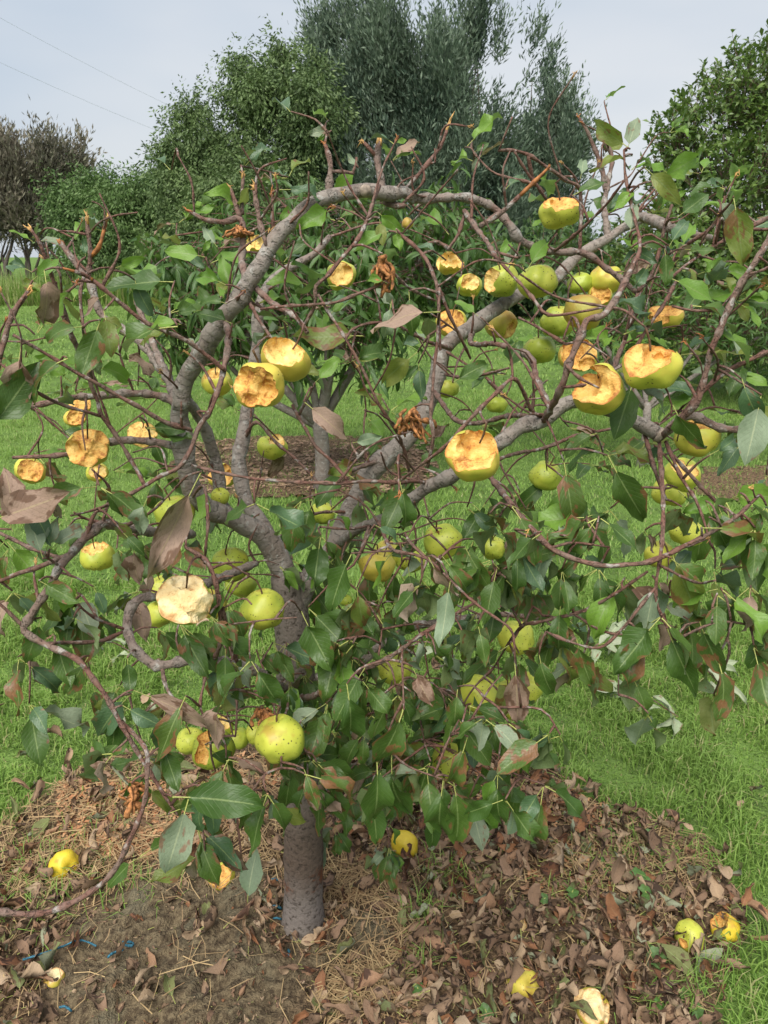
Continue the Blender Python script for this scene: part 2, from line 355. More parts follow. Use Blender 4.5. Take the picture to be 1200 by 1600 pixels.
# ================================================================ GROUND
def lawn_mat():
    m, nt, out = newmat('lawn_soil_and_grass'); tc = N(nt, 'ShaderNodeTexCoord').outputs['Object']
    n1 = noise(nt, tc, .5, 4); n2 = noise(nt, tc, 7, 4); n3 = noise(nt, tc, 60, 3)
    c = mixc(nt, smooth(nt, n1, .35, .65), (.085, .15, .034), (.145, .23, .055))
    c = mixc(nt, mth(nt, 'MULTIPLY', smooth(nt, n2, .4, .7), .5), c, (.05, .075, .028))
    c = mixc(nt, mth(nt, 'MULTIPLY', smooth(nt, n3, .5, .75), .35), c, (.19, .25, .08))
    bsdf(nt, out, c, .95, mth(nt, 'ADD', n2, n3), .9, .03, spec=.1); return m
A = Acc()
gx = np.array([-400, -150, -60, -25, -10, 0, 10, 25, 60, 150, 400.]); gy = np.array([-60, -10, 0, 6, 12, 20, 30, 60, 150, 400, 900.])
X, Y = np.meshgrid(gx, gy); V = np.stack([X, Y, np.zeros_like(X)], -1).reshape(-1, 3)
i, j = np.meshgrid(np.arange(10), np.arange(10), indexing='ij')
A.add(V, np.stack([i * 11 + j, i * 11 + j + 1, (i + 1) * 11 + j + 1, (i + 1) * 11 + j], -1).reshape(-1, 4))
lawn = obj('lawn', A.mesh('lawn', lawn_mat())); tag(lawn, kind='structure')

def inpoly(P, poly):
    x, y = P[:, 0], P[:, 1]; ins = np.zeros(len(P), bool); n = len(poly)
    for a in range(n):
        x1, y1 = poly[a]; x2, y2 = poly[(a + 1) % n]
        c = ((y1 > y) != (y2 > y)); xi = (x2 - x1) * (y - y1) / (y2 - y1 + 1e-12) + x1; ins ^= c & (x < xi)
    return ins
BED = np.array([gnd(*p)[:2] for p in [(-420, 1330), (-120, 1330), (20, 1285), (110, 1215), (200, 1180), (330, 1170), (520, 1165), (700, 1180), (830, 1195), (900, 1240), (1010, 1285),
                                      (1100, 1320), (1150, 1400), (1165, 1470), (1120, 1560), (1120, 1660), (1000, 1900), (-500, 1900)]])
BED2 = np.array([gnd(*p)[:2] for p in [(270, 722), (300, 696), (420, 684), (560, 688), (680, 712), (670, 745), (560, 775), (420, 778), (300, 765)]])
BED3 = np.array([gnd(*p)[:2] for p in [(1060, 765), (1100, 738), (1200, 728), (1330, 735), (1330, 775), (1180, 790)]])
def mud(P):
    c = gnd(300, 1490)[:2]; e = gnd(520, 1470)[:2]; q = (P - c) / np.array([.34, .30]); q2 = (P - e) / np.array([.16, .10])
    return np.maximum(1 - (q ** 2).sum(-1), 1 - (q2 ** 2).sum(-1))
def bedz(P):
    P3 = np.concatenate([P, np.zeros(P.shape[:-1] + (1,))], -1)
    z = .012 + .010 * wob(P3, 14) + .004 * wob(P3, 60)
    mm = np.clip(mud(P) * 3, 0, 1)
    u_ = P[..., 0] * .85 + P[..., 1] * .53; v_ = -P[..., 0] * .53 + P[..., 1] * .85; D = np.stack([u_ * 26, v_ * 105 + 1.2 * wob(P3, 14), 0 * u_], -1); D2 = np.stack([u_ * 70, v_ * 230, 0 * u_], -1)
    z = z + mm * (.009 * np.abs(wob(D, .45)) + .0045 * np.abs(wob(D2, .45)) + .0015 * wob(P3, 120))
    return np.maximum(z, .004)
def bed_mesh(poly, nx, ny, rough=.03):
    lo, hi = poly.min(0), poly.max(0)
    X, Y = np.meshgrid(np.linspace(lo[0], hi[0], nx), np.linspace(lo[1], hi[1], ny)); P = np.stack([X, Y], -1)
    j = np.stack([wob(np.concatenate([P, 0 * X[..., None]], -1), 25), wob(np.concatenate([P, 0 * X[..., None] + 3], -1), 25)], -1) * rough
    ins = inpoly((P + j).reshape(-1, 2), poly)
    V = np.concatenate([P, bedz(P)[..., None]], -1).reshape(-1, 3)
    i, k = np.meshgrid(np.arange(ny - 1), np.arange(nx - 1), indexing='ij')
    F = np.stack([i * nx + k, i * nx + k + 1, (i + 1) * nx + k + 1, (i + 1) * nx + k], -1).reshape(-1, 4)
    F = F[ins[F].any(1)]; used = np.unique(F); mp_ = np.full(len(V), -1); mp_[used] = np.arange(len(used))
    A = Acc(); Vu = V[used]
    A.add(Vu, mp_[F], np.stack([np.clip(mud(Vu[:, :2]) * 3, 0, 1), 0 * Vu[:, 0], 0 * Vu[:, 0]], -1)); return A
def soil_mat():
    m, nt, out = newmat('mulched_soil'); tc = N(nt, 'ShaderNodeTexCoord').outputs['Object']; u, _, _ = luv(nt)
    n1 = noise(nt, tc, 9, 4); n2 = noise(nt, tc, 60, 5, .65); n3 = noise(nt, tc, 190, 3)
    c = mixc(nt, smooth(nt, n2, .35, .65), (.045, .03, .02), (.24, .16, .095))
    c = mixc(nt, mth(nt, 'MULTIPLY', smooth(nt, n3, .55, .7), .5), c, (.34, .22, .12))
    md = mixc(nt, smooth(nt, n2, .32, .66), (.07, .05, .032), (.21, .165, .10))
    md = mixc(nt, mth(nt, 'MULTIPLY', smooth(nt, n1, .5, .68), .5), md, (.20, .19, .13))
    c = mixc(nt, mth(nt, 'MULTIPLY', u, .9), c, md)
    bsdf(nt, out, c, .95, mth(nt, 'ADD', n2, n3), 1., .012, spec=.15); return m
SOIL = soil_mat()
bed = obj('mulch_bed', bed_mesh(BED, 460, 280).mesh('mulch_bed', SOIL)); tag(bed, kind='structure')
b2 = obj('mulch_bed', bed_mesh(BED2, 70, 40, .1).mesh('mulch_bed', SOIL)); tag(b2, kind='structure')
b3 = obj('soil_strip', bed_mesh(BED3, 60, 30, .1).mesh('soil_strip', SOIL)); tag(b3, kind='structure')

# ---------------------------------------------------------------- grass blades
def grass_mat():
    m, nt, out = newmat('grass_blade'); u, v, s = luv(nt); tc = N(nt, 'ShaderNodeTexCoord').outputs['Object']
    n = noise(nt, tc, 1.6, 3)
    c = mixc(nt, u, (.14, .265, .04), (.29, .42, .10))
    c = mixc(nt, mth(nt, 'MULTIPLY', smooth(nt, n, .4, .65), .45), c, (.19, .30, .065))
    a = N(nt, 'ShaderNodeAttribute', {'attribute_name': 'luv'}); z = N(nt, 'ShaderNodeSeparateXYZ', None, i0=a.outputs['Vector']).outputs[2]
    c = mixc(nt, z, c, (.42, .36, .19))
    bsdf(nt, out, c, .5, trans=.35, spec=.35); return m
GRASS = grass_mat()
def blades(P, h, lean, wid, dry, tri=False, seed=0):
    r_ = np.random.default_rng(seed); n = len(P)
    a = r_.uniform(0, 2 * np.pi, n); D = np.stack([np.cos(a), np.sin(a), 0 * a], -1); S = np.stack([-np.sin(a), np.cos(a), 0 * a], -1)
    h = h[:, None]; l = lean[:, None]; w_ = wid[:, None]; Z = np.array([0, 0, 1.])
    mid = P + Z * h * .62 + D * h * l * .35; tip = P + Z * h * (1 - .35 * l) + D * h * l
    c = r_.random(n); L = np.stack([c, 0 * c, dry], -1)
    if tri:
        V = np.stack([P - S * w_, P + S * w_, tip], 1); F = np.arange(3 * n).reshape(n, 3); return V.reshape(-1, 3), [F], np.repeat(L, 3, 0)
    V = np.stack([P - S * w_, P + S * w_, mid + S * w_ * .8, mid - S * w_ * .8, tip], 1)
    k = np.arange(n)[:, None] * 5
    return V.reshape(-1, 3), [k + np.array([0, 1, 2, 3]), k + np.array([3, 2, 4])], np.repeat(L, 5, 0)
def sample_ground(n, y0, y1, seed):
    r_ = np.random.default_rng(seed)
    Y = np.sqrt(r_.uniform(y0 ** 2, y1 ** 2, n)); X = r_.uniform(-1, 1, n) * (.72 * Y + .75); return np.stack([X, Y, 0 * X], -1), r_
A = Acc()
P, r_ = sample_ground(170000, .95, 3.4, 1)
jit = np.stack([wob(P, 18), wob(P + 5, 18)], -1) * .035 + r_.normal(size=(len(P), 2)) * .02
keep = ~inpoly(P[:, :2] + jit, BED); P = P[keep]; n = len(P)
tuf = .72 + .55 * np.clip(wob(P, 9), -1, 1)
h = (r_.uniform(.025, .075, n)) * tuf; A.add(*blades(P, h, r_.uniform(.15, 1.2, n), r_.uniform(.0011, .0024, n), (r_.random(n) < .07) * r_.uniform(.4, 1, n), seed=2))
P, r_ = sample_ground(150000, 3.3, 9, 3); jit2 = r_.normal(size=(len(P), 2)) * .12
keep = ~((inpoly(P[:, :2] + jit2, BED2) & (r_.random(len(P)) < .55)) | (inpoly(P[:, :2] + jit2, BED3) & (r_.random(len(P)) < .35)) | inpoly(P[:, :2], BED)); P = P[keep]; n = len(P)
h = r_.uniform(.03, .07, n) * (.8 + .4 * np.clip(wob(P, 4), -1, 1)); A.add(*blades(P, h, r_.uniform(.2, 1.1, n), r_.uniform(.002, .0042, n), (r_.random(n) < .05) * .7, True, seed=4))
P, r_ = sample_ground(90000, 8.8, 30, 5); n = len(P)
A.add(*blades(P, r_.uniform(.03, .075, n), r_.uniform(.3, 1.1, n), r_.uniform(.006, .012, n), (r_.random(n) < .05) * .6, True, seed=6))
g = obj('grass', A.mesh('grass', GRASS, False)); tag(g, kind='stuff')
# a bank of taller, seeding grass at the far side of the lawn, on the left
A = Acc(); n = 26000; r_ = np.random.default_rng(9)
P = np.stack([r_.uniform(-22, 2, n), r_.uniform(25, 29, n), 0 * r_.random(n)], -1)
A.add(*blades(P, r_.uniform(.7, 1.35, n) * (.85 + .25 * np.clip(wob(P, .9), -1, 1)), r_.uniform(.1, .6, n), r_.uniform(.01, .03, n), (r_.random(n) < .35) * r_.uniform(.2, .8, n), True, seed=10))
g = obj('tall_grass', A.mesh('tall_grass', GRASS, False)); tag(g, kind='stuff')

# ---------------------------------------------------------------- leaf litter, straw and chips on the bed
FALL4 = leaf_mat('fallen_leaf_rust', (.30, .135, .06), (.15, .06, .03), (.33, .19, .11), dead=(.07, .03, .018), spots=.57, rough=.8, trans=.06, vein=(.28, .16, .08))
FG, FM = leaf_variants(12, [FALL, FALL2, FALL3, FALL4], 5, nL=6, half=2, wr=(.24, .36), fold=(.15, 1.3), curl=(-2.2, 2.4), twist=(-1.8, 1.8), pet=(.0, .25), wave=(.15, .5), serr=.12)
GA = np.array([gnd(*q)[:2] for q in [(100, 1356), (345, 1374), (632, 1326), (1077, 1468), (1132, 1456), (817, 1546), (924, 1580), (1077, 1480), (1132, 1470), (817, 1562), (924, 1594)]])
items = []; n = 0
lo, hi = BED.min(0), BED.max(0); r_ = np.random.default_rng(21)
while n < 4300:
    p = np.array([r_.uniform(lo[0], hi[0]), r_.uniform(max(lo[1], .72), hi[1])])
    if not inpoly(p[None], BED)[0]: continue
    px, py, dd = proj(np.array([[p[0], p[1], 0]]))
    if (np.linalg.norm(GA - p, axis=1) < .036).any(): continue
    # thick to the right of and in front of the trunk, thin in the muddy patch and on the strawy strip behind
    dens = 1.0
    mm = mud(p[None])[0]
    if mm > 0: dens = .14
    elif py[0] < 1330 and px[0] < 480: dens = .22
    elif px[0] < 330 and py[0] < 1420: dens = .45
    elif px[0] > 960 and py[0] < 1420: dens = .45
    elif 500 < px[0] < 600 and 1340 < py[0] < 1560: dens = .3
    if r_.random() > dens: continue
    L = .022 + .07 * r_.random() ** 1.3; z = bedz(p[None])[0] + r_.uniform(.002, .030) * (1 if mm <= 0 else .3)
    a = r_.uniform(0, 6.28); d = np.array([math.cos(a), math.sin(a), r_.uniform(-.25, .45)])
    up = np.array([r_.normal() * .55, r_.normal() * .55, 1 if r_.random() < .65 else -1])
    z_ = r_.random(); mt = FALL if z_ < .44 else FALL2 if z_ < .70 else FALL4 if z_ < .90 else FALL3
    M = mat_from(np.array([*p, z]), d, up, L); items.append((M, int(r_.integers(12)), mt, view_score(M) * (1 + 25 * max(0, z - .012)))); n += 1
tb = gnd(474, 1452)[:2]
for k in range(90):
    a = r_.uniform(0, 6.28); rr_ = .062 + abs(r_.normal()) * .035; p = tb + rr_ * np.array([math.cos(a), math.sin(a)]); t_ = np.array([-math.sin(a), math.cos(a), 0]) * r_.choice([-1, 1]) + np.array([math.cos(a), math.sin(a), 0]) * r_.uniform(-.6, .3)
    M = mat_from(np.array([*p, bedz(p[None])[0] + r_.uniform(.002, .016)]), [*t_[:2], r_.uniform(-.1, .3)], [math.cos(a) * .7 + r_.normal() * .3, math.sin(a) * .7 + r_.normal() * .3, 1], r_.uniform(.02, .06)); items.append((M, int(r_.integers(12)), (FALL, FALL4, FALL2)[int(r_.integers(3))], view_score(M)))
k = 0
while k < 3200:
    p = np.array([r_.uniform(lo[0], hi[0]), r_.uniform(max(lo[1], .72), hi[1])]); mm = mud(p[None])[0]
    if not inpoly(p[None], BED)[0] or (mm > 0 and r_.random() > .7): continue
    z = bedz(p[None])[0] + r_.uniform(.0, .006); a = r_.uniform(0, 6.28); z_ = r_.random()
    M = mat_from(np.array([*p, z]), [math.cos(a), math.sin(a), r_.normal() * .15], [r_.normal() * .5, r_.normal() * .5, 1], r_.uniform(.008, .026)); M[:3, 0] *= r_.uniform(.5, 1.8)
    items.append((M, int(r_.integers(12)), FALL if z_ < .5 else FALL2 if z_ < .75 else FALL4, 0)); k += 1
place_leaves(bed, items, FG, FM, [FALL, FALL2, FALL3, FALL4], 300, 'fallen_leaf', 'leaf_litter')
def strips(n, region, lens, wid, zr, seed):
    r_ = np.random.default_rng(seed); P = region(n, r_); P = P[(mud(P[:, :2]) < .1) | (r_.random(len(P)) < .25)]; n = len(P)
    a = r_.uniform(0, 6.28, n); L = r_.uniform(*lens, n)[:, None]; D = np.stack([np.cos(a), np.sin(a), r_.normal(size=n) * .12], -1); S = np.stack([-np.sin(a), np.cos(a), r_.normal(size=n) * .3], -1) * r_.uniform(*wid, n)[:, None]
    z = bedz(P[:, :2]) + r_.uniform(*zr, n); P = np.concatenate([P[:, :2], z[:, None]], -1); B = np.stack([r_.normal(size=n), r_.normal(size=n), np.abs(r_.normal(size=n)) * .4], -1) * L * .12
    V = np.stack([P - D * L / 2 - S, P - D * L / 2 + S, P + B + S, P + B - S, P + D * L / 2 + S, P + D * L / 2 - S], 1); k = np.arange(n)[:, None] * 6
    return V.reshape(-1, 3), [np.concatenate([k + np.array([0, 1, 2, 3]), k + np.array([3, 2, 4, 5])])], np.repeat(np.stack([r_.random(n)] * 3, -1), 6, 0)
def px_region(boxes):
    def f(n, r_):
        out = []
        for (x0, y0, x1, y1, wgt) in boxes:
            m = int(n * wgt); c = np.array([gnd(r_.uniform(x0, x1), r_.uniform(y0, y1)) for _ in range(m)]); out.append(c)
        P = np.concatenate(out); return P[inpoly(P[:, :2], BED)]
    return f
def strip_mat(name, a, b):
    m, nt, out = newmat(name); u, v, s = luv(nt); bsdf(nt, out, mixc(nt, u, a, b), .8, spec=.2); return m
A = Acc(); A.add(*strips(5200, px_region([(0, 1190, 480, 1400, .5), (500, 1330, 640, 1600, .24), (820, 1230, 1100, 1420, .12), (0, 1300, 1150, 1600, .14)]), (.03, .12), (.0005, .0012), (.002, .022), 31))
o = child('straw', A, strip_mat('straw', (.40, .29, .15), (.24, .15, .08)), bed, 'stuff', False)
A = Acc(); A.add(*strips(3800, px_region([(90, 1220, 330, 1350, .55), (330, 1190, 480, 1300, .15), (820, 1240, 960, 1400, .1), (600, 1180, 800, 1260, .2)]), (.006, .022), (.0015, .004), (.002, .012), 32))
o = child('wood_chips', A, strip_mat('wood_chip', (.52, .30, .16), (.34, .15, .07)), bed, 'stuff', False)
A = Acc(); A.add(*strips(1900, lambda n, r: np.concatenate([np.array([gnd(r.uniform(280, 680), r.uniform(690, 770)) for _ in range(n)])]), (.02, .055), (.004, .010), (.001, .008), 33))
child('leaf_litter', A, strip_mat('old_leaf_litter', (.36, .24, .16), (.24, .15, .095)), b2, 'stuff', False)
# grass creeping into the bed
A = Acc(); r_ = np.random.default_rng(40); pts = []
for (x, y, s, m) in [(700, 1370, 30, 110), (660, 1440, 14, 60), (655, 1520, 15, 40), (960, 1340, 50, 120), (905, 1400, 40, 70), (1090, 1540, 35, 160), (30, 1400, 60, 240), (120, 1330, 70, 160), (250, 1230, 60, 160), (1060, 1350, 40, 120), (1040, 1580, 40, 90), (200, 1390, 40, 90)]:
    for _ in range(m): pts.append(gnd(x + r_.normal() * s, y + r_.normal() * s * .5))
P = np.array(pts); n = len(P); P[:, 2] = .008
A.add(*blades(P, r_.uniform(.025, .075, n), r_.uniform(.3, 1.3, n), r_.uniform(.0008, .0018, n), (r_.random(n) < .12) * .8, seed=41)); g = obj('creeping_grass', A.mesh('creeping_grass', GRASS, False)); tag(g, kind='stuff')

# ================================================================ FAR TREES
def foliage_mat(name, a, b, c, trans=.2):
    m, nt, out = newmat(name); u, v, s = luv(nt)
    col = mixc(nt, u, a, b); col = mixc(nt, smooth(nt, v, .75, 1.), col, c); bsdf(nt, out, col, .55, trans=trans, spec=.3); return m
def far_tree(name, label, base_px, dist, blobs, mat, n, leaf, style, trunks, seed, group=None, barkm=FARBARK, trunk_r=.16):
    """blobs: (px, py, rx, ry, depth offset) in photograph pixels, turned into ellipsoids standing at the tree's own distance"""
    r_ = np.random.default_rng(seed)
    base = at(base_px, 400, dist); base[2] = 0; root = empty(name, base); tag(root, label, 'tree', group)
    E = []
    for b in blobs:
        c = at(b[0], b[1], dist + (b[4] if len(b) > 4 else 0)); E.append((c, b[2] * dist / FPX, b[3] * dist / FPX))
    A = Acc(); crown_low = min(c[2] - rz * .3 for c, rx, rz in E)
    for k, tx in enumerate(trunks):
        f = at(tx, 400, dist); f[2] = 0; f[1] = base[1] + r_.normal() * .3
        tgt = sorted(E, key=lambda e: abs(e[0][0] - f[0]) + r_.random())[:3]
        for q, (c, rx, rz) in enumerate(tgt):
            mid = (f + c) / 2 + r_.normal(size=3) * .25 + np.array([0, 0, .2])
            P = catmull([f + np.array([.03 * q, 0, 0]), f + np.array([r_.normal() * .15, .05 * q, c[2] * .25]), mid, c - np.array([0, 0, rz * .1])], .4); t = np.linspace(0, 1, len(P))
            A.add(*tube(P, trunk_r * (1 - .95 * t), 6, .06, seed + q)); 
            if q == 0:
                pass
    child('trunk', A, barkm, root)
    A2 = Acc(); SUB = []
    for k, (c, rx, rz) in enumerate(E):                # each mass of the crown is made of smaller plumes, with gaps between
        for q in range(int(np.clip(6 + 5.0 * rx * rz, 8, 40))):
            d = nrm(r_.normal(size=3)); u = r_.random() ** .5; p = c + d * np.array([rx, rx * .8, rz]) * u * r_.uniform(.85, 1.08)
            s_ = min(min(rx, rz), 1.6) * r_.uniform(.15, .36)
            SUB.append((p, s_ * (.62 if style == 'up' else .95 if style == 'weep' else 1), s_ * (2.3 if style == 'up' else 1.0 if style == 'weep' else 1)))
    w_ = np.array([rx * rz for c, rx, rz in SUB]) ** .95; w_ /= w_.sum()
    V, L = [], []
    nsh = n // 14; ks = r_.choice(len(SUB), nsh, p=w_)
    tone_s = np.clip(r_.normal(.5, .32, len(SUB)), 0, 1)
    for k in range(len(SUB)):
        m = int((ks == k).sum())
        if m == 0: continue
        c, rx, rz = SUB[k]
        d = r_.normal(size=(m, 3)); d /= np.linalg.norm(d, axis=1, keepdims=True)
        rad = r_.random(m) ** .5 * (1.15 + .25 * np.abs(r_.normal(size=m)))
        S = c + d * np.array([rx, rx, rz]) * rad[:, None]; out_ = S - E[0][0]; out_ /= np.maximum(np.linalg.norm(out_, axis=1, keepdims=True), .1)
        if style == 'up': ax = d * .3 + out_ * .45 + np.array([0, 0, 1.]) + r_.normal(size=(m, 3)) * .22; sl_ = r_.uniform(.3, .95, m)
        elif style == 'weep': ax = d * .7 + np.array([0, 0, -.55]) + r_.normal(size=(m, 3)) * .35; sl_ = r_.uniform(.3, .8, m)
        else: ax = d + r_.normal(size=(m, 3)) * .5 + np.array([0, 0, .3]); sl_ = r_.uniform(.2, .5, m)
        ax /= np.linalg.norm(ax, axis=1, keepdims=True)
        tone = np.clip(tone_s[k] + .2 * wob(S, 1.1) + r_.normal(size=m) * .15, 0, 1)
        for q in range(14):
            t = r_.random(m); p = S + ax * (t * sl_)[:, None] * leaf * 11 + r_.normal(size=(m, 3)) * leaf * .55
            ld = ax * .9 + r_.normal(size=(m, 3)) * (.32 if style == 'up' else .5); 
            if style == 'weep': ld[:, 2] -= .5
            ld /= np.linalg.norm(ld, axis=1, keepdims=True); sd = np.cross(ld, r_.normal(size=(m, 3))); sd /= np.linalg.norm(sd, axis=1, keepdims=True)
            ll = leaf * r_.uniform(.7, 1.3, m)[:, None] * (1.5 if style == 'up' else 1.15); ww = ll * (.13 if style == 'up' else .19 if style != 'round' else .34)
            V.append(np.stack([p, p + ld * ll * .45 + sd * ww, p + ld * ll, p + ld * ll * .45 - sd * ww], 1)); L.append(np.repeat(np.stack([tone, r_.random(m), 0 * tone], -1)[:, None], 4, 1))
    V = np.concatenate(V); L = np.concatenate(L); A2.add(V.reshape(-1, 3), np.arange(len(V) * 4).reshape(-1, 4), L.reshape(-1, 3))
    child('crown', A2, mat, root, 'stuff', False)
    return root
OLIVE = foliage_mat('olive_foliage', (.055, .09, .06), (.135, .185, .12), (.20, .26, .18))  # foliage colour lightened in place of distance haze
LIGHT = foliage_mat('light_foliage', (.06, .10, .035), (.135, .20, .07), (.19, .26, .10))
WILLOW = foliage_mat('willow_foliage', (.06, .11, .035), (.12, .20, .06), (.17, .25, .09))
SHEOAK = foliage_mat('sheoak_foliage', (.12, .115, .085), (.22, .19, .14), (.24, .24, .16))  # paler than the leaves themselves: hazy air put into the colour
DARK = foliage_mat('dark_shrub_foliage', (.04, .075, .035), (.09, .15, .055), (.12, .19, .08))
far_tree('olive_tree', 'tall dark grey-green tree with feathery upright shoots, highest crown behind the apple tree', 700, 24,
         [(690, 180, 85, 120), (745, 70, 50, 80), (640, 150, 80, 105), (625, 60, 22, 50), (560, 140, 75, 80), (548, 50, 40, 46), (500, 95, 50, 55), (690, 300, 190, 90), (560, 260, 110, 80), (765, 260, 50, 70), (832, 115, 26, 52), (848, 195, 32, 50), (700, 390, 240, 60)],
         OLIVE, 135000, .125, 'up', [620, 690, 735, 780], 51)
far_tree('olive_sapling', 'thin feathery grey-green tree with sky showing through, beside the tallest tree', 865, 23,
         [(865, 240, 40, 65), (880, 190, 22, 40), (850, 310, 50, 60), (895, 260, 22, 50), (870, 380, 60, 50)], OLIVE, 26000, .11, 'up', [860, 885], 52, trunk_r=.07)
far_tree('wattle_tree', 'bright mid-green rounded tree leaning against the dark feathery one', 420, 22,
         [(400, 150, 48, 52), (430, 125, 46, 36), (375, 215, 32, 50), (460, 190, 60, 70), (345, 150, 16, 26), (372, 92, 18, 24), (440, 72, 24, 18), (485, 110, 26, 44), (400, 270, 90, 60), (440, 340, 110, 60)], LIGHT, 90000, .115, 'weep', [400, 440], 53)
far_tree('wattle_tree', 'small light-green tree with a narrow pointed top against pale sky', 300, 23,
         [(303, 185, 32, 40), (285, 230, 38, 40), (330, 240, 50, 45), (300, 290, 60, 45), (310, 360, 80, 60)], LIGHT, 46000, .11, 'weep', [300, 318, 335], 54, trunk_r=.09)
far_tree('willow_bush', 'broad low light-green weeping bush between the brown trees and small pointed tree', 200, 26,
         [(170, 330, 90, 60), (250, 340, 70, 60), (120, 350, 50, 50), (165, 280, 35, 25), (200, 400, 120, 45), (270, 290, 35, 25)], WILLOW, 90000, .12, 'weep', [170, 230], 55)
far_tree('sheoak_tree', 'grey-brown wispy tree with dark bare trunks at the edge of the lawn', 40, 33,
         [(20, 290, 60, 45), (75, 285, 55, 40), (-50, 290, 60, 55), (20, 340, 70, 45), (110, 300, 35, 45), (70, 350, 50, 40), (-60, 350, 60, 50), (15, 255, 30, 22)], SHEOAK, 60000, .16, 'up', [10, 35, 62, 80, -20], 56, trunk_r=.11)
far_tree('hedge_bush', 'dark low bushy hedge below the tallest feathery tree', 640, 20, [(480, 420, 130, 45), (640, 420, 140, 50), (800, 420, 120, 55), (910, 430, 60, 45)], DARK, 36000, .16, 'round', [500, 640, 780], 57, trunk_r=.08)

# power lines and the two birds
CABLE = plain('cable', (.34, .37, .41), .6, .1)
for (a, b, lab) in [((-160, -62, 44), (420, 235, 70), 'thin overhead cable, upper of the two crossing the grey sky'), ((-160, 22, 44), (420, 268, 70), 'thin overhead cable, lower of the two crossing the grey sky')]:
    p, q = at(*a), at(*b); t = np.linspace(0, 1, 24)[:, None]; P = p * (1 - t) + q * t; P[:, 2] -= (4 * t * (1 - t))[:, 0] * .5
    A = Acc(); A.add(*tube(P, .009, 5, 0)); tag(obj('power_line', A.mesh('power_line', CABLE)), lab, 'cable', 'overhead cables')
BIRD = plain('bird_dark', (.05, .06, .05), .7, .3)
for (x, y, lab, sp) in [(248, 192, 'tiny dark bird in the sky, one nearer the cables', .8), (257, 195, 'tiny dark bird in the sky, one nearer the trees', -.4)]:
    c = at(x, y, 40); root = empty('bird', c); tag(root, lab, 'bird', 'pair of distant birds')
    A = Acc(); P = c + np.array([[-.16, 0, -.02], [-.08, 0, 0], [.02, 0, .02], [.1, 0, .03], [.15, 0, .02]]); A.add(*tube(P, [.01, .035, .05, .035, .006], 6, 0)); child('body', A, BIRD, root)
    for s in (-1, 1):
        A = Acc(); P = c + np.array([[0, s * .03, .02], [-.02, s * .16, .08 + .02 * sp], [-.09, s * .3, .05]]); Vt, Ft, Lt = tube(P, [.05, .04, .01], 6, 0); Vt[:, 2] = c[2] + (Vt[:, 2] - c[2]) * .5 + .03; A.add(Vt, Ft, Lt); child('wing', A, BIRD, root)

# ---------------------------------------------------------------- broad-leaved evergreen on the right
CG, CM = leaf_variants(5, [CIT], 11, nL=2, half=1, wr=(.26, .34), fold=(.1, .5), curl=(.1, .6), pet=.05, serr=0., wave=.0, petiole=False)
def near_tree(name, label, base, E, n, geos, meshes, mats, L, mode, n_sep, seed, per=7, trunk_r=.07, group=None):
    r_ = np.random.default_rng(seed); root = empty(name, base); tag(root, label, 'tree', group); base = np.array(base, float)
    A = Acc(); top = base + np.array([0, 0, .5]); A.add(*tube(catmull([base - [0, 0, .03], base + [.02, 0, .25], top], .1), [trunk_r * 1.25] + [trunk_r] * (len(catmull([base, base + [.02, 0, .25], top], .1)) - 1), 9, .06)); child('trunk', A, BARK, root)
    w_ = np.array([e[1] * e[2] for e in E]); w_ /= w_.sum(); items = []; tips = Acc()
    for k, (c, rx, rz) in enumerate(E):
        P = catmull([top - [0, 0, .05], top * .6 + c * .4 + r_.normal(size=3) * .08, c], .15); A = Acc(); A.add(*tube(P, np.linspace(trunk_r * .7, .012, len(P)), 7, .08, k)); child('branch', A, BARK, root)
    for s in range(n // per):
        c, rx, rz = E[r_.choice(len(E), p=w_)]
        d = nrm(r_.normal(size=3)); rad = r_.beta(3.5, 1.2) * (1 + .12 * wob(d[None] * 2, 3)[0])
        p = c + d * np.array([rx, rx, rz]) * rad
        if p[2] < .06: continue
        if mode == 'droop': ax = nrm(d * np.array([1, 1, .3]) + [0, 0, .1] + r_.normal(size=3) * .3)
        else: ax = nrm(d + [0, 0, .5] + r_.normal(size=3) * .3)
        sl_ = L * r_.uniform(1.0, 2.6)
        P = catmull([p - ax * sl_ * .9 - d * L * .5, p, p + ax * sl_ * .55 + np.array([0, 0, -.25 * L if mode == 'droop' else 0])], .05); tips.add(*tube(P, np.linspace(.004, .0012, len(P)), 3, 0, caps=False))
        for q in range(per):
            t = r_.uniform(-.2, .6); b = p + ax * sl_ * t
            ld = nrm(ax * .5 + r_.normal(size=3) * .8 + (np.array([0, 0, -.9]) if mode == 'droop' else np.array([0, 0, .1]))); up = nrm(np.array([0, 0, 1.]) + d * .7 + r_.normal(size=3) * .45)
            M = mat_from(b, ld, up, L * r_.uniform(.65, 1.25)); items.append((M, int(r_.integers(len(geos))), mats[int(r_.integers(len(mats)))], view_score(M) * (1 if (b - c) @ (CP - c) > 0 else .3)))
    child('twigs', tips, BARK, root, 'stuff'); place_leaves(root, items, geos, meshes, mats, n_sep)
    return root
def ell(px, py, rx, ry, d): return (at(px, py, d), rx * d / FPX, ry * d / FPX)
b = at(1185, 400, 8.6); b[2] = 0
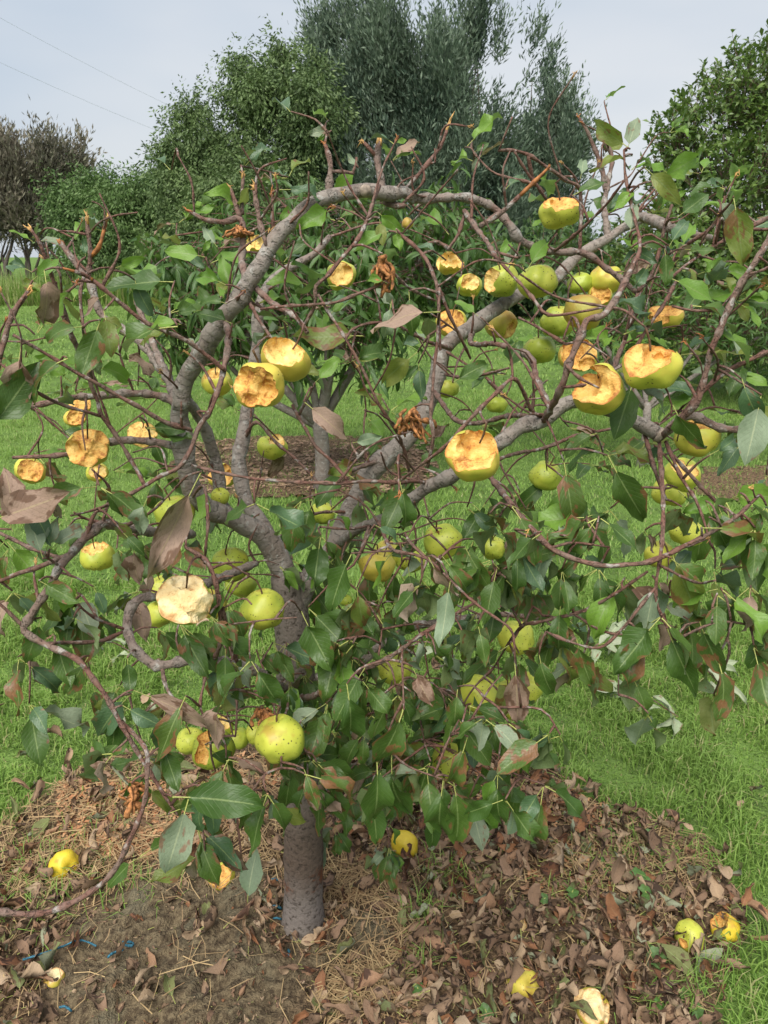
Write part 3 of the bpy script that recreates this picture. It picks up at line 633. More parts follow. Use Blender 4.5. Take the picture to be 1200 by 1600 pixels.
near_tree('evergreen_tree', 'dense glossy yellow-green evergreen tree rising behind the apple tree into pale sky', b,
          [ell(1130, 210, 100, 95, 8.6), ell(1190, 130, 85, 70, 8.6), ell(1060, 240, 50, 70, 8.4), ell(1250, 230, 110, 120, 8.8), ell(1130, 330, 130, 110, 8.4), ell(1060, 400, 110, 90, 8.2), ell(1190, 440, 130, 110, 8.2), ell(1000, 470, 80, 90, 8.3), ell(1100, 520, 130, 70, 8.2), ell(1290, 380, 110, 150, 8.6)],
          42000, CG, CM, [CIT], .08, 'up', 300, 61, per=9, trunk_r=.09)
PG, PM = leaf_variants(6, [PEACH], 12, nL=5, half=1, wr=(.10, .14), fold=(.2, .6), curl=(.4, 1.3), pet=.06, serr=.0, wave=.1, petiole=False)
b = at(500, 730, 5.15); b[2] = 0
near_tree('peach_tree', 'leafy peach tree with long drooping narrow leaves, standing on the lawn behind the apple tree', b,
          [ell(430, 400, 130, 80, 5.0), ell(330, 440, 90, 80, 4.9), ell(560, 400, 130, 90, 5.0), ell(660, 400, 110, 90, 5.1), ell(480, 330, 150, 45, 5.1), ell(450, 500, 150, 80, 4.8), ell(560, 520, 80, 90, 4.7), ell(700, 360, 80, 60, 5.2), ell(320, 530, 80, 60, 4.9), ell(260, 420, 60, 50, 5.)],
          4200, PG, PM, [PEACH], .15, 'droop', 300, 62, per=7, trunk_r=.05)
b = at(1010, 640, 5.6); b[2] = 0
near_tree('young_tree', 'young dark-leaved tree behind the apple tree, in front of the glossy evergreen', b,
          [ell(930, 520, 70, 60, 5.6), ell(1010, 480, 80, 60, 5.6), ell(1110, 510, 90, 60, 5.6), ell(1200, 520, 70, 70, 5.6), ell(860, 400, 60, 50, 5.8)],
          3200, PG, PM, [PEACH], .10, 'up', 150, 63, per=7, trunk_r=.03)

# ================================================================ THE APPLE TREE
base = gnd(473, 1452); TREE = empty('apple_tree', (base[0], base[1], 0)); tag(TREE, 'small pruned apple tree with gnarled grey limbs and chewed fruit standing in the mulch bed', 'tree')
SK_P, SK_R_, SK_ID = [], [], []                      # skeleton samples, for twigs, leaves and stalks to grow from
def limb(name, pts, r0, r1, sides=None, broken=None, seed=None, lump=.09, raw=False, mat=None, step=None, sk=True):
    """pts: (px, py, d) along the limb; r0, r1 radii in metres"""
    P = np.array([at(*p) for p in pts]); rmax = max(r0, r1)
    C = catmull(P, step or max(.008, rmax * .9)); n = len(C); t = np.linspace(0, 1, n); rad = r0 + (r1 - r0) * t
    sd = len(SK_P) + 100 if seed is None else seed
    rr = np.random.default_rng(sd)
    C = C + (wob(C + sd, 30)[:, None] * nrm(rr.normal(size=3)) + wob(C - sd, 55)[:, None] * nrm(rr.normal(size=3)) * .5) * min(.004, rmax * .35) * np.sin(t * np.pi)[:, None]
    rad = rad * (1 + .09 * np.clip(wob(C * 1.0 + 9, 45), -1, 1.5) + .24 * np.clip(wob(C + 3, 30) - .6, 0, 1))
    if rmax < .009:                                   # nodes along thin wood
        for k in range(3, n - 2, max(4, int(.028 / (step or .008)))): rad[k] *= 1.35; rad[k - 1] *= 1.12
    A = Acc(); A.add(*tube(C, rad, sides or (12 if rmax > .014 else 8 if rmax > .005 else 6), lump, sd)); o = child(name, A, mat or (WOOD2 if raw else BARK), TREE)
    if sk: SK_P.append(C); SK_R_.append(rad)
    if broken:                                        # torn end: a few splinters of pale wood
        T = nrm(C[-1] - C[-3]); A = Acc(); L = broken
        for k in range(6):
            off = nrm(np.cross(T, rr.normal(size=3))) * rad[-1] * .6 * rr.random(); l = L * rr.uniform(.25, 1)
            A.add(*tube([C[-1] + off - T * .006, C[-1] + off + T * l * .5 + rr.normal(size=3) * .0015, C[-1] + off * .6 + T * l + rr.normal(size=3) * .003], [rad[-1] * .62, rad[-1] * .45, .0005], 5, .1, k))
        child('splintered_end', A, WOOD if rr.random() < .6 else WOOD2, TREE).parent = o
    return o
# --- trunk (its foot flares, its bark darker half way up)
tp = [(474, 1470, 1.815), (474, 1440, 1.80), (474, 1370, 1.755), (474, 1290, 1.70), (471, 1200, 1.65), (466, 1120, 1.60), (461, 1040, 1.55), (455, 960, 1.52), (448, 900, 1.50)]
P = np.array([at(*p) for p in tp]); C = catmull(P, .02); t = np.linspace(0, 1, len(C)); rad = .050 - .014 * t + .018 * np.clip(1 - t * 8, 0, 1) ** 2
rad *= 1 + .05 * wob(C, 16)
A = Acc(); A.add(*tube(C, rad, 20, .03, 1)); child('trunk', A, TRUNK, TREE); SK_P.append(C); SK_R_.append(rad)
def B(pts, r0, r1, **k): return limb('branch', pts, r0 * .74, r1 * .76, **k)
def T(name_pts, r0, r1, **k): return limb('twig', name_pts, r0 * .78, r1 * .78, **k)
# --- the big arch over the top
archr = .0185
B([(452, 935, 1.51), (440, 885, 1.5), (412, 838, 1.47), (365, 813, 1.42), (322, 793, 1.37), (300, 765, 1.33), (288, 700, 1.30), (280, 650, 1.28), (283, 633, 1.27)], .030, .022, sides=14)
B([(283, 640, 1.27), (287, 600, 1.26), (317, 550, 1.23), (350, 493, 1.20), (367, 477, 1.19), (390, 440, 1.18), (417, 393, 1.18), (443, 360, 1.18), (473, 330, 1.19), (500, 311, 1.2), (537, 302, 1.21), (572, 297, 1.22), (612, 303, 1.23), (632, 300, 1.24), (648, 313, 1.25)], .0215, .0135, sides=14, lump=.05)
B([(645, 311, 1.25), (683, 310, 1.26), (717, 308, 1.27), (742, 312, 1.28), (775, 329, 1.29), (796, 354, 1.29), (812, 377, 1.30), (867, 392, 1.31), (908, 396, 1.31), (950, 421, 1.31), (996, 458, 1.3)], .0105, .0055)
# --- the inner limb on the left
B([(456, 940, 1.52), (440, 893, 1.51), (420, 850, 1.5), (410, 820, 1.5), (387, 787, 1.51), (378, 750, 1.52), (373, 717, 1.53), (380, 677, 1.54), (389, 640, 1.55), (398, 580, 1.55), (404, 520, 1.55), (408, 470, 1.55), (428, 437, 1.56), (460, 415, 1.58), (493, 395, 1.6), (515, 370, 1.62)], .026, .009)
B([(370, 815, 1.43), (348, 790, 1.42), (340, 735, 1.41), (328, 690, 1.39), (310, 650, 1.34), (285, 622, 1.29)], .017, .012)
# --- the straight limb to the right
B([(458, 950, 1.52), (478, 915, 1.51), (500, 880, 1.5), (527, 850, 1.5), (548, 795, 1.5), (570, 750, 1.5), (600, 717, 1.5), (630, 690, 1.5), (655, 660, 1.51), (673, 617, 1.52), (687, 583, 1.53), (697, 540, 1.54), (732, 515, 1.56), (778, 480, 1.58), (830, 450, 1.6), (867, 436, 1.62), (905, 398, 1.65), (950, 373, 1.67), (985, 350, 1.69), (1020, 342, 1.7), (1060, 360, 1.72), (1110, 372, 1.75)], .031, .010, sides=14)
# --- the front limb to the right and its sawn end
B([(530, 850, 1.48), (553, 832, 1.38), (577, 820, 1.32), (605, 806, 1.27), (633, 787, 1.23), (668, 762, 1.19), (710, 742, 1.15), (760, 703, 1.12), (787, 684, 1.11), (815, 666, 1.1), (852, 657, 1.09), (879, 634, 1.09), (905, 626, 1.1), (935, 634, 1.11), (971, 648, 1.11), (1003, 664, 1.11), (1030, 679, 1.11)], .012, .0148)
A = Acc(); c = at(1031, 680, 1.105); tdir = nrm(at(1031, 680, 1.105) - at(1003, 664, 1.11)); A.add(*tube([c - tdir * .004, c + tdir * .0035], [.0118, .0112], 12, .03)); child('sawn_end', A, CUT, TREE)
B([(1030, 684, 1.11), (1049, 668, 1.10), (1076, 650, 1.10), (1127, 668, 1.09), (1165, 670, 1.08), (1240, 672, 1.05)], .0085, .0055)
# lower branches
B([(483, 1097, 1.56), (462, 1085, 1.40), (433, 1070, 1.26), (400, 1047, 1.18), (367, 1038, 1.14), (333, 1033, 1.11), (287, 1033, 1.1), (253, 1039, 1.1), (240, 1036, 1.1), (217, 1016, 1.1), (200, 985, 1.11), (203, 955, 1.12), (220, 934, 1.13), (247, 933, 1.16), (290, 925, 1.24), (340, 905, 1.33), (400, 880, 1.44)], .009, .0095)
B([(462, 1085, 1.40), (483, 1089, 1.31), (527, 1067, 1.22), (577, 1043, 1.15), (617, 1022, 1.11), (650, 997, 1.09), (683, 977, 1.08), (733, 947, 1.07), (762, 930, 1.07)], .0075, .003)
B([(470, 1070, 1.57), (520, 1050, 1.55), (560, 1037, 1.54), (600, 1005, 1.54), (640, 982, 1.55), (690, 972, 1.56), (760, 960, 1.58), (840, 965, 1.62)], .014, .007)
B([(300, 835, 1.34), (268, 832, 1.24), (233, 830, 1.15), (190, 824, 1.08), (160, 820, 1.04), (133, 843, 1.02), (110, 866, 1.01), (93, 885, 1.0), (73, 925, 1.0), (45, 970, 1.0), (40, 987, 1.0), (73, 1007, 1.0), (123, 1033, 1.0), (147, 1063, 1.0), (173, 1100, 1.0), (187, 1127, 1.0), (213, 1173, 1.0), (250, 1232, 1.0), (278, 1274, 1.0)], .011, .0026)
B([(110, 866, 1.01), (50, 890, 1.02), (0, 908, 1.04), (-60, 930, 1.06)], .005, .003)
B([(277, 632, 1.28), (250, 618, 1.28), (200, 616, 1.27), (150, 618, 1.26), (110, 623, 1.25), (47, 635, 1.25), (-20, 642, 1.25)], .0085, .005)
B([(281, 645, 1.28), (263, 593, 1.32), (240, 560, 1.36), (215, 530, 1.38), (183, 510, 1.39), (165, 500, 1.4), (150, 473, 1.4), (140, 440, 1.4), (120, 413, 1.4), (95, 380, 1.4)], .012, .0075, broken=.02)
B([(262, 592, 1.32), (236, 530, 1.36), (224, 500, 1.4), (212, 470, 1.42)], .009, .006)
B([(380, 690, 1.54), (400, 660, 1.5), (430, 690, 1.5), (465, 720, 1.5), (500, 757, 1.48)], .005, .003)
B([(285, 700, 1.3), (235, 690, 1.3), (180, 690, 1.29), (100, 710, 1.28), (20, 715, 1.28)], .0085, .004)
B([(947, 300, 1.69), (938, 256, 1.68), (922, 215, 1.67), (905, 184, 1.66)], .0085, .004, broken=.012)
B([(950, 372, 1.67), (945, 330, 1.68), (947, 300, 1.69), (957, 250, 1.7), (946, 222, 1.7)], .0105, .005)
B([(1015, 342, 1.7), (985, 335, 1.68), (1016, 343, 1.5), (1045, 356, 1.38)], .010, .0115)
# stubs on the arch
B([(513, 308, 1.205), (514, 292, 1.2), (516, 262, 1.2), (512, 240, 1.2), (508, 226, 1.2)], .0078, .0045, broken=.008)
T([(519, 268, 1.2), (535, 268, 1.19), (553, 271, 1.19)], .0038, .003); T([(551, 271, 1.19), (555, 258, 1.19), (557, 246, 1.19)], .0032, .0026)
B([(597, 302, 1.22), (596, 283, 1.22), (590, 250, 1.22), (592, 222, 1.22)], .0085, .006, broken=.008); T([(589, 246, 1.22), (577, 232, 1.21), (567, 222, 1.21)], .004, .003, broken=.006)
T([(632, 296, 1.24), (660, 267, 1.24), (687, 230, 1.25), (698, 204, 1.25)], .0048, .0036, broken=.04)
T([(417, 385, 1.17), (408, 355, 1.17), (402, 325, 1.17), (397, 292, 1.17)], .005, .0042, broken=.006); T([(428, 372, 1.18), (426, 340, 1.17), (425, 302, 1.17)], .0036, .003, broken=.006)
B([(388, 447, 1.185), (380, 420, 1.22), (378, 400, 1.24), (379, 370, 1.25), (377, 343, 1.25), (350, 347, 1.25), (320, 343, 1.25), (296, 330, 1.25)], .0085, .0048, broken=.014)
T([(376, 343, 1.25), (368, 318, 1.25), (360, 295, 1.25)], .0055, .004, broken=.01); T([(379, 335, 1.25), (378, 310, 1.25), (380, 275, 1.25)], .0042, .003, broken=.008)
A = Acc(); c = at(571, 298, 1.20); A.add(*tube([at(571, 297, 1.215), c, at(571, 298, 1.193)], [.0095, .0098, .009], 12, .04)); child('sawn_end', A, CUT, TREE)
T([(600, 316, 1.25), (618, 322, 1.24), (632, 321, 1.235)], .006, .0055)
# left twigs
T([(20, 523, .93), (83, 560, .96), (133, 590, .98), (173, 610, 1.0), (213, 633, 1.02), (260, 660, 1.05), (300, 672, 1.08)], .0028, .0044)
T([(353, 580, 1.12), (320, 553, 1.1), (287, 530, 1.08), (233, 507, 1.06), (187, 473, 1.04), (143, 436, 1.02), (118, 424, 1.0)], .0045, .0032); T([(145, 437, 1.02), (120, 425, 1.01), (98, 419, 1.0)], .0031, .0018, raw=True)
T([(352, 500, 1.2), (357, 528, 1.17), (350, 567, 1.14), (340, 607, 1.11), (327, 643, 1.1), (307, 673, 1.09), (298, 702, 1.08), (280, 730, 1.07), (253, 743, 1.06), (230, 757, 1.05)], .0065, .0032)
T([(230, 757, 1.05), (190, 780, 1.03), (150, 800, 1.02), (135, 840, 1.02)], .003, .0028)
T([(131, 430, 1.05), (125, 467, 1.04), (133, 533, 1.03), (138, 583, 1.03), (153, 627, 1.04), (157, 647, 1.04), (173, 670, 1.05), (193, 700, 1.06), (213, 733, 1.07), (225, 757, 1.06)], .0026, .0042)
T([(138, 440, 1.4), (141, 405, 1.38), (139, 375, 1.37), (136, 345, 1.36)], .0062, .0045, broken=.02); T([(143, 400, 1.38), (155, 385, 1.37), (162, 362, 1.37), (166, 345, 1.37)], .005, .004, broken=.02, raw=True)
T([(140, 365, 1.3), (155, 348, 1.25), (180, 337, 1.22), (215, 332, 1.2)], .0022, .0015)
T([(107, 513, 1.12), (95, 480, 1.1), (82, 435, 1.08), (70, 400, 1.06), (58, 372, 1.05), (47, 358, 1.05)], .0048, .0026, broken=.012); T([(108, 510, 1.12), (92, 470, 1.1), (85, 440, 1.09)], .0056, .005)
T([(107, 510, 1.12), (120, 545, 1.15), (150, 600, 1.22)], .005, .006)
T([(0, 560, 1.02), (8, 520, 1.02), (20, 490, 1.02), (45, 455, 1.02)], .0045, .0035, broken=.01); T([(0, 560, 1.02), (-10, 600, 1.03), (-25, 640, 1.04)], .0045, .005)
T([(10, 533, 1.1), (40, 533, 1.1), (70, 528, 1.1)], .0022, .0014); T([(0, 568, .95), (30, 590, .96), (50, 608, .97), (90, 630, .99), (140, 645, 1.02), (157, 650, 1.04)], .002, .003)
T([(300, 727, 1.1), (350, 740, 1.09), (400, 748, 1.08), (450, 753, 1.08), (500, 755, 1.08), (543, 753, 1.09), (583, 752, 1.1), (620, 754, 1.12), (647, 752, 1.16), (668, 755, 1.19)], .0026, .0042)
T([(620, 755, 1.12), (650, 732, 1.06), (677, 712, 1.03), (700, 693, 1.01), (742, 647, 1.0), (774, 615, 1.0), (801, 592, 1.01), (817, 611, 1.04), (830, 640, 1.07), (850, 655, 1.09)], .0026, .0034)
T([(457, 633, 1.15), (473, 663, 1.13), (493, 697, 1.11), (517, 720, 1.1), (543, 750, 1.09)], .0034, .003, broken=None)
T([(497, 460, 1.07), (513, 487, 1.07), (540, 530, 1.07), (567, 580, 1.08), (590, 627, 1.09), (613, 663, 1.12), (630, 697, 1.17), (640, 740, 1.22)], .0026, .003)
T([(593, 290, 1.19), (583, 317, 1.16), (573, 347, 1.12), (560, 373, 1.09), (537, 400, 1.08), (510, 433, 1.07), (493, 447, 1.07), (492, 477, 1.08), (477, 505, 1.1)], .0036, .0034)
T([(407, 483, 1.12), (450, 478, 1.1), (497, 475, 1.07), (523, 473, 1.06), (557, 460, 1.06), (590, 447, 1.06), (600, 440, 1.06)], .0028, .0026)
T([(400, 450, 1.19), (420, 470, 1.17), (450, 490, 1.15), (470, 505, 1.13), (480, 520, 1.12)], .0065, .0045); T([(388, 470, 1.2), (402, 495, 1.16), (415, 515, 1.13), (425, 530, 1.12)], .004, .0028)
T([(687, 450, 1.04), (683, 533, 1.03), (677, 600, 1.02), (672, 650, 1.02), (677, 683, 1.02), (668, 730, 1.05)], .0024, .003)
T([(627, 367, 1.1), (660, 397, 1.08), (677, 430, 1.06), (684, 460, 1.05), (688, 547, 1.04)], .0034, .0024); T([(678, 432, 1.06), (700, 487, 1.07), (720, 527, 1.1), (735, 560, 1.15)], .003, .0026)
T([(515, 545, 1.2), (560, 510, 1.22), (610, 505, 1.25), (660, 530, 1.32), (690, 540, 1.4), (705, 545, 1.5)], .002, .0055)
T([(590, 400, 1.15), (615, 425, 1.17), (640, 450, 1.2), (680, 470, 1.25)], .0025, .0032)
# right twigs
T([(737, 519, 1.54), (737, 537, 1.4), (770, 538, 1.3), (801, 542, 1.25), (829, 560, 1.2), (838, 592, 1.15), (848, 615, 1.12), (861, 640, 1.1)], .0055, .006)
T([(810, 496, 1.08), (847, 515, 1.07), (884, 538, 1.06)], .0022, .003); T([(774, 400, 1.1), (810, 441, 1.07), (833, 469, 1.05), (856, 492, 1.04), (907, 487, 1.03), (943, 480, 1.02)], .003, .0022)
T([(725, 329, 1.27), (746, 358, 1.22), (771, 396, 1.14), (774, 401, 1.1)], .0052, .0036); T([(727, 332, 1.27), (716, 365, 1.27), (700, 390, 1.27)], .004, .0035); T([(700, 390, 1.27), (685, 378, 1.27), (668, 380, 1.27)], .004, .003)
T([(750, 354, 1.23), (783, 333, 1.22), (812, 306, 1.21)], .006, .0045); T([(812, 306, 1.21), (835, 284, 1.205), (856, 263, 1.2)], .0042, .0026, raw=True, broken=.008)
T([(746, 246, 1.3), (775, 271, 1.29), (833, 287, 1.28), (850, 300, 1.28)], .002, .0028); T([(779, 235, 1.2), (800, 235, 1.21), (825, 242, 1.22), (858, 262, 1.24), (883, 279, 1.26), (904, 292, 1.28), (908, 320, 1.3), (906, 390, 1.31)], .003, .004)
T([(804, 237, 1.2), (825, 271, 1.22), (854, 312, 1.25)], .0024, .003); T([(825, 242, 1.22), (832, 275, 1.24), (845, 300, 1.26)], .0038, .003)
T([(975, 283, 1.12), (960, 303, 1.14), (946, 321, 1.16), (904, 362, 1.22), (867, 392, 1.3)], .0022, .0042)
T([(850, 657, 1.08), (875, 611, .99), (888, 570, .97), (907, 524, .96), (916, 501, .96), (943, 492, .97), (966, 460, .98), (985, 423, 1.0), (990, 415, 1.0)], .0062, .0042); T([(908, 520, .96), (895, 495, .99), (880, 530, 1.0)], .0025, .002)
T([(988, 418, 1.0), (1000, 385, 1.02), (990, 335, 1.05), (978, 280, 1.07), (975, 235, 1.08)], .0036, .002)
T([(884, 570, .965), (905, 590, .96), (936, 606, .95)], .003, .0016); T([(880, 605, .98), (910, 602, .96), (915, 601, .955)], .0025, .0018)
T([(1030, 684, 1.11), (1062, 657, 1.05), (1090, 625, 1.02), (1108, 556, 1.0), (1127, 510, .99), (1154, 450, .98), (1186, 400, .97), (1215, 350, .97)], .0062, .0042)
T([(1070, 645, 1.08), (1108, 602, 1.06), (1154, 570, 1.05), (1210, 545, 1.04)], .0042, .0034); T([(1112, 550, .99), (1137, 483, 1.05), (1200, 380, 1.08), (1220, 360, 1.09)], .0034, .004)
T([(1050, 433, 1.2), (1075, 412, 1.22), (1117, 383, 1.25), (1158, 362, 1.3), (1220, 330, 1.3)], .0028, .0046); T([(1075, 381, 1.3), (1117, 350, 1.25), (1133, 306, 1.22)], .004, .0026); T([(1056, 440, 1.15), (1035, 480, 1.1), (1000, 530, 1.08), (985, 560, 1.08), (940, 590, 1.08)], .0035, .0032)
T([(997, 455, 1.1), (1015, 435, 1.1), (1028, 400, 1.1), (1040, 352, 1.1), (1050, 320, 1.1)], .0035, .0026, raw=False); T([(1050, 320, 1.1), (1035, 370, 1.11), (1042, 400, 1.12)], .002, .002)
T([(1120, 485, 1.0), (1080, 485, 1.0), (1050, 478, 1.0)], .0028, .0022); T([(1000, 450, 1.28), (985, 500, 1.25), (965, 560, 1.2), (935, 630, 1.11)], .004, .0055)
# low right
T([(765, 740, 1.13), (771, 752, 1.08), (796, 783, 1.02), (829, 825, .99), (867, 860, .97), (929, 883, .96), (983, 883, .95), (1029, 873, .95), (1075, 850, .95), (1117, 829, .95), (1150, 808, .95), (1187, 773, .95)], .0052, .0028); T([(862, 855, .97), (900, 848, .99), (952, 855, 1.0)], .0024, .0016)
T([(1030, 690, 1.11), (1034, 750, 1.06), (1036, 817, 1.0), (1032, 871, .965), (1025, 917, .96), (1029, 950, .96), (1054, 1000, .96)], .0044, .0024); T([(1025, 917, .96), (992, 958, .96), (975, 979, .97), (937, 1012, .98), (883, 1000, 1.0), (854, 987, 1.02)], .0026, .002)
T([(1012, 893, .96), (958, 929, .99), (912, 954, 1.02), (846, 971, 1.06), (820, 975, 1.1)], .0024, .0032); T([(978, 982, .97), (968, 1030, .97), (966, 1085, .97)], .0016, .001)
T([(1040, 690, 1.1), (1062, 740, 1.06), (1090, 790, 1.04), (1110, 850, 1.02)], .0035, .002); T([(1052, 712, 1.08), (1095, 760, 1.08), (1150, 815, 1.08)], .0036, .0026); T([(1005, 670, 1.12), (1022, 730, 1.1), (1040, 780, 1.1)], .004, .003)
T([(592, 812, 1.29), (610, 855, 1.1), (650, 867, 1.06), (673, 877, 1.04), (700, 903, 1.02), (742, 942, 1.0), (792, 977, .98)], .0042, .002); T([(633, 833, 1.1), (643, 850, 1.07), (668, 874, 1.045)], .0028, .003); T([(577, 822, 1.3), (568, 853, 1.25), (553, 882, 1.22)], .004, .0028); T([(500, 823, 1.26), (540, 826, 1.27), (575, 822, 1.3)], .0024, .0032)
T([(700, 745, 1.15), (740, 735, 1.2), (800, 710, 1.3), (850, 700, 1.4), (900, 680, 1.4)], .003, .004)
T([(600, 717, 1.5), (560, 730, 1.45), (530, 742, 1.4)], .006, .004); T([(545, 800, 1.49), (510, 800, 1.45), (470, 805, 1.4), (430, 800, 1.4)], .004, .003)
# left hanging wood
T([(333, 1033, 1.11), (345, 1000, 1.06), (340, 930, 1.02), (325, 880, 1.02), (290, 855, 1.05)], .004, .0034); T([(373, 1043, 1.13), (360, 1000, 1.08), (350, 960, 1.04), (342, 930, 1.02)], .0038, .0036)
T([(253, 1039, 1.1), (258, 1068, 1.08), (270, 1092, 1.07), (288, 1096, 1.07)], .0045, .003); T([(318, 1034, 1.1), (320, 1060, 1.08), (313, 1105, 1.06), (325, 1128, 1.05)], .003, .002)
T([(430, 1068, 1.27), (428, 1100, 1.15), (438, 1160, 1.06), (440, 1200, 1.05)], .0028, .002); T([(450, 1083, 1.36), (448, 1110, 1.2), (430, 1140, 1.08), (425, 1155, 1.05)], .003, .002)
T([(366, 1040, 1.14), (370, 1100, 1.1), (368, 1150, 1.1)], .003, .002)
B([(190, 1128, 1.02), (228, 1170, .98), (230, 1217, .97), (227, 1247, .97), (213, 1287, .97), (197, 1327, .97), (173, 1367, .97), (133, 1400, .97), (77, 1425, .96), (27, 1428, .95), (-60, 1415, .94)], .0036, .0052)
T([(197, 985, 1.11), (160, 1000, 1.08), (100, 1005, 1.04), (80, 1007, 1.0)], .004, .003)
T([(300, 777, 1.33), (318, 760, 1.2), (325, 810, 1.15), (322, 850, 1.15), (320, 880, 1.18)], .003, .0028)
T([(0, 833, 1.06), (27, 847, 1.05), (67, 863, 1.03), (95, 872, 1.01)], .003, .0034)
T([(690, 545, 1.53), (730, 570, 1.5), (760, 590, 1.48), (790, 620, 1.45)], .003, .004); T([(677, 610, 1.51), (720, 660, 1.4), (800, 650, 1.3), (850, 655, 1.1)], .006, .004)
T([(696, 585, 1.5), (720, 590, 1.35), (745, 588, 1.2), (795, 575, 1.1)], .004, .002)

r_ = np.random.default_rng(123); _S = np.concatenate(SK_P); _R = np.concatenate(SK_R_); _x, _y, _d = proj(_S); _ok = np.where((_R > .0022) & (_R < .02) & (_y < 1000) & (_x > -20) & (_x < 1220))[0]
for k in range(150):
    i = int(r_.choice(_ok)); a = _S[i]; lowy = _y[i] > 700
    D = nrm(np.array([r_.normal() * .8 + np.sign(_x[i] - 600) * .25, r_.normal() * .5 - .15, abs(r_.normal()) * .8 + (.0 if lowy else .5)])); L = r_.uniform(.03, .15)
    b = a + D * L * .5 + r_.normal(size=3) * .012; c = b + nrm(D + r_.normal(size=3) * .5) * L * .5; pts = [a, b, c]
    q = [(*[float(v[0]) for v in proj(p)],) for p in pts]
    limb('twig', q, min(.0026, _R[i] * .6) * r_.uniform(.7, 1.1), .0012, broken=.005 if r_.random() < .35 else None, seed=700 + k)
SP = np.concatenate(SK_P); SR = np.concatenate(SK_R_)
sx, sy, sd_ = proj(SP)
FINE = Acc()                                          # the many thin spurs that carry single leaves and apples
def spur(p, maxd=.22, above=False):
    """a thin spur from the nearest wood to p"""
    global SP, SR
    q = SP - p; dist = np.linalg.norm(q, axis=1) + (SR > .02) * .08
    if above: dist = dist + np.clip(-q[:, 2], 0, 1) * 3
    k = int(np.argmin(dist)); a = SP[k]; d = np.linalg.norm(p - a)
    if d < .006: return
    mid = (a + p) / 2 + np.array([0, 0, .12 * d]) + rng.normal(size=3) * .06 * d
    C = catmull([a, mid, p], .012); FINE.add(*tube(C, np.linspace(.0021, .0012, len(C)) if d < maxd else np.linspace(.0032, .0012, len(C)), 5, .12, int(k)))
    if d > .05: SP = np.vstack([SP, C[2:-1:2]]); SR = np.concatenate([SR, np.full(len(C[2:-1:2]), .002)])

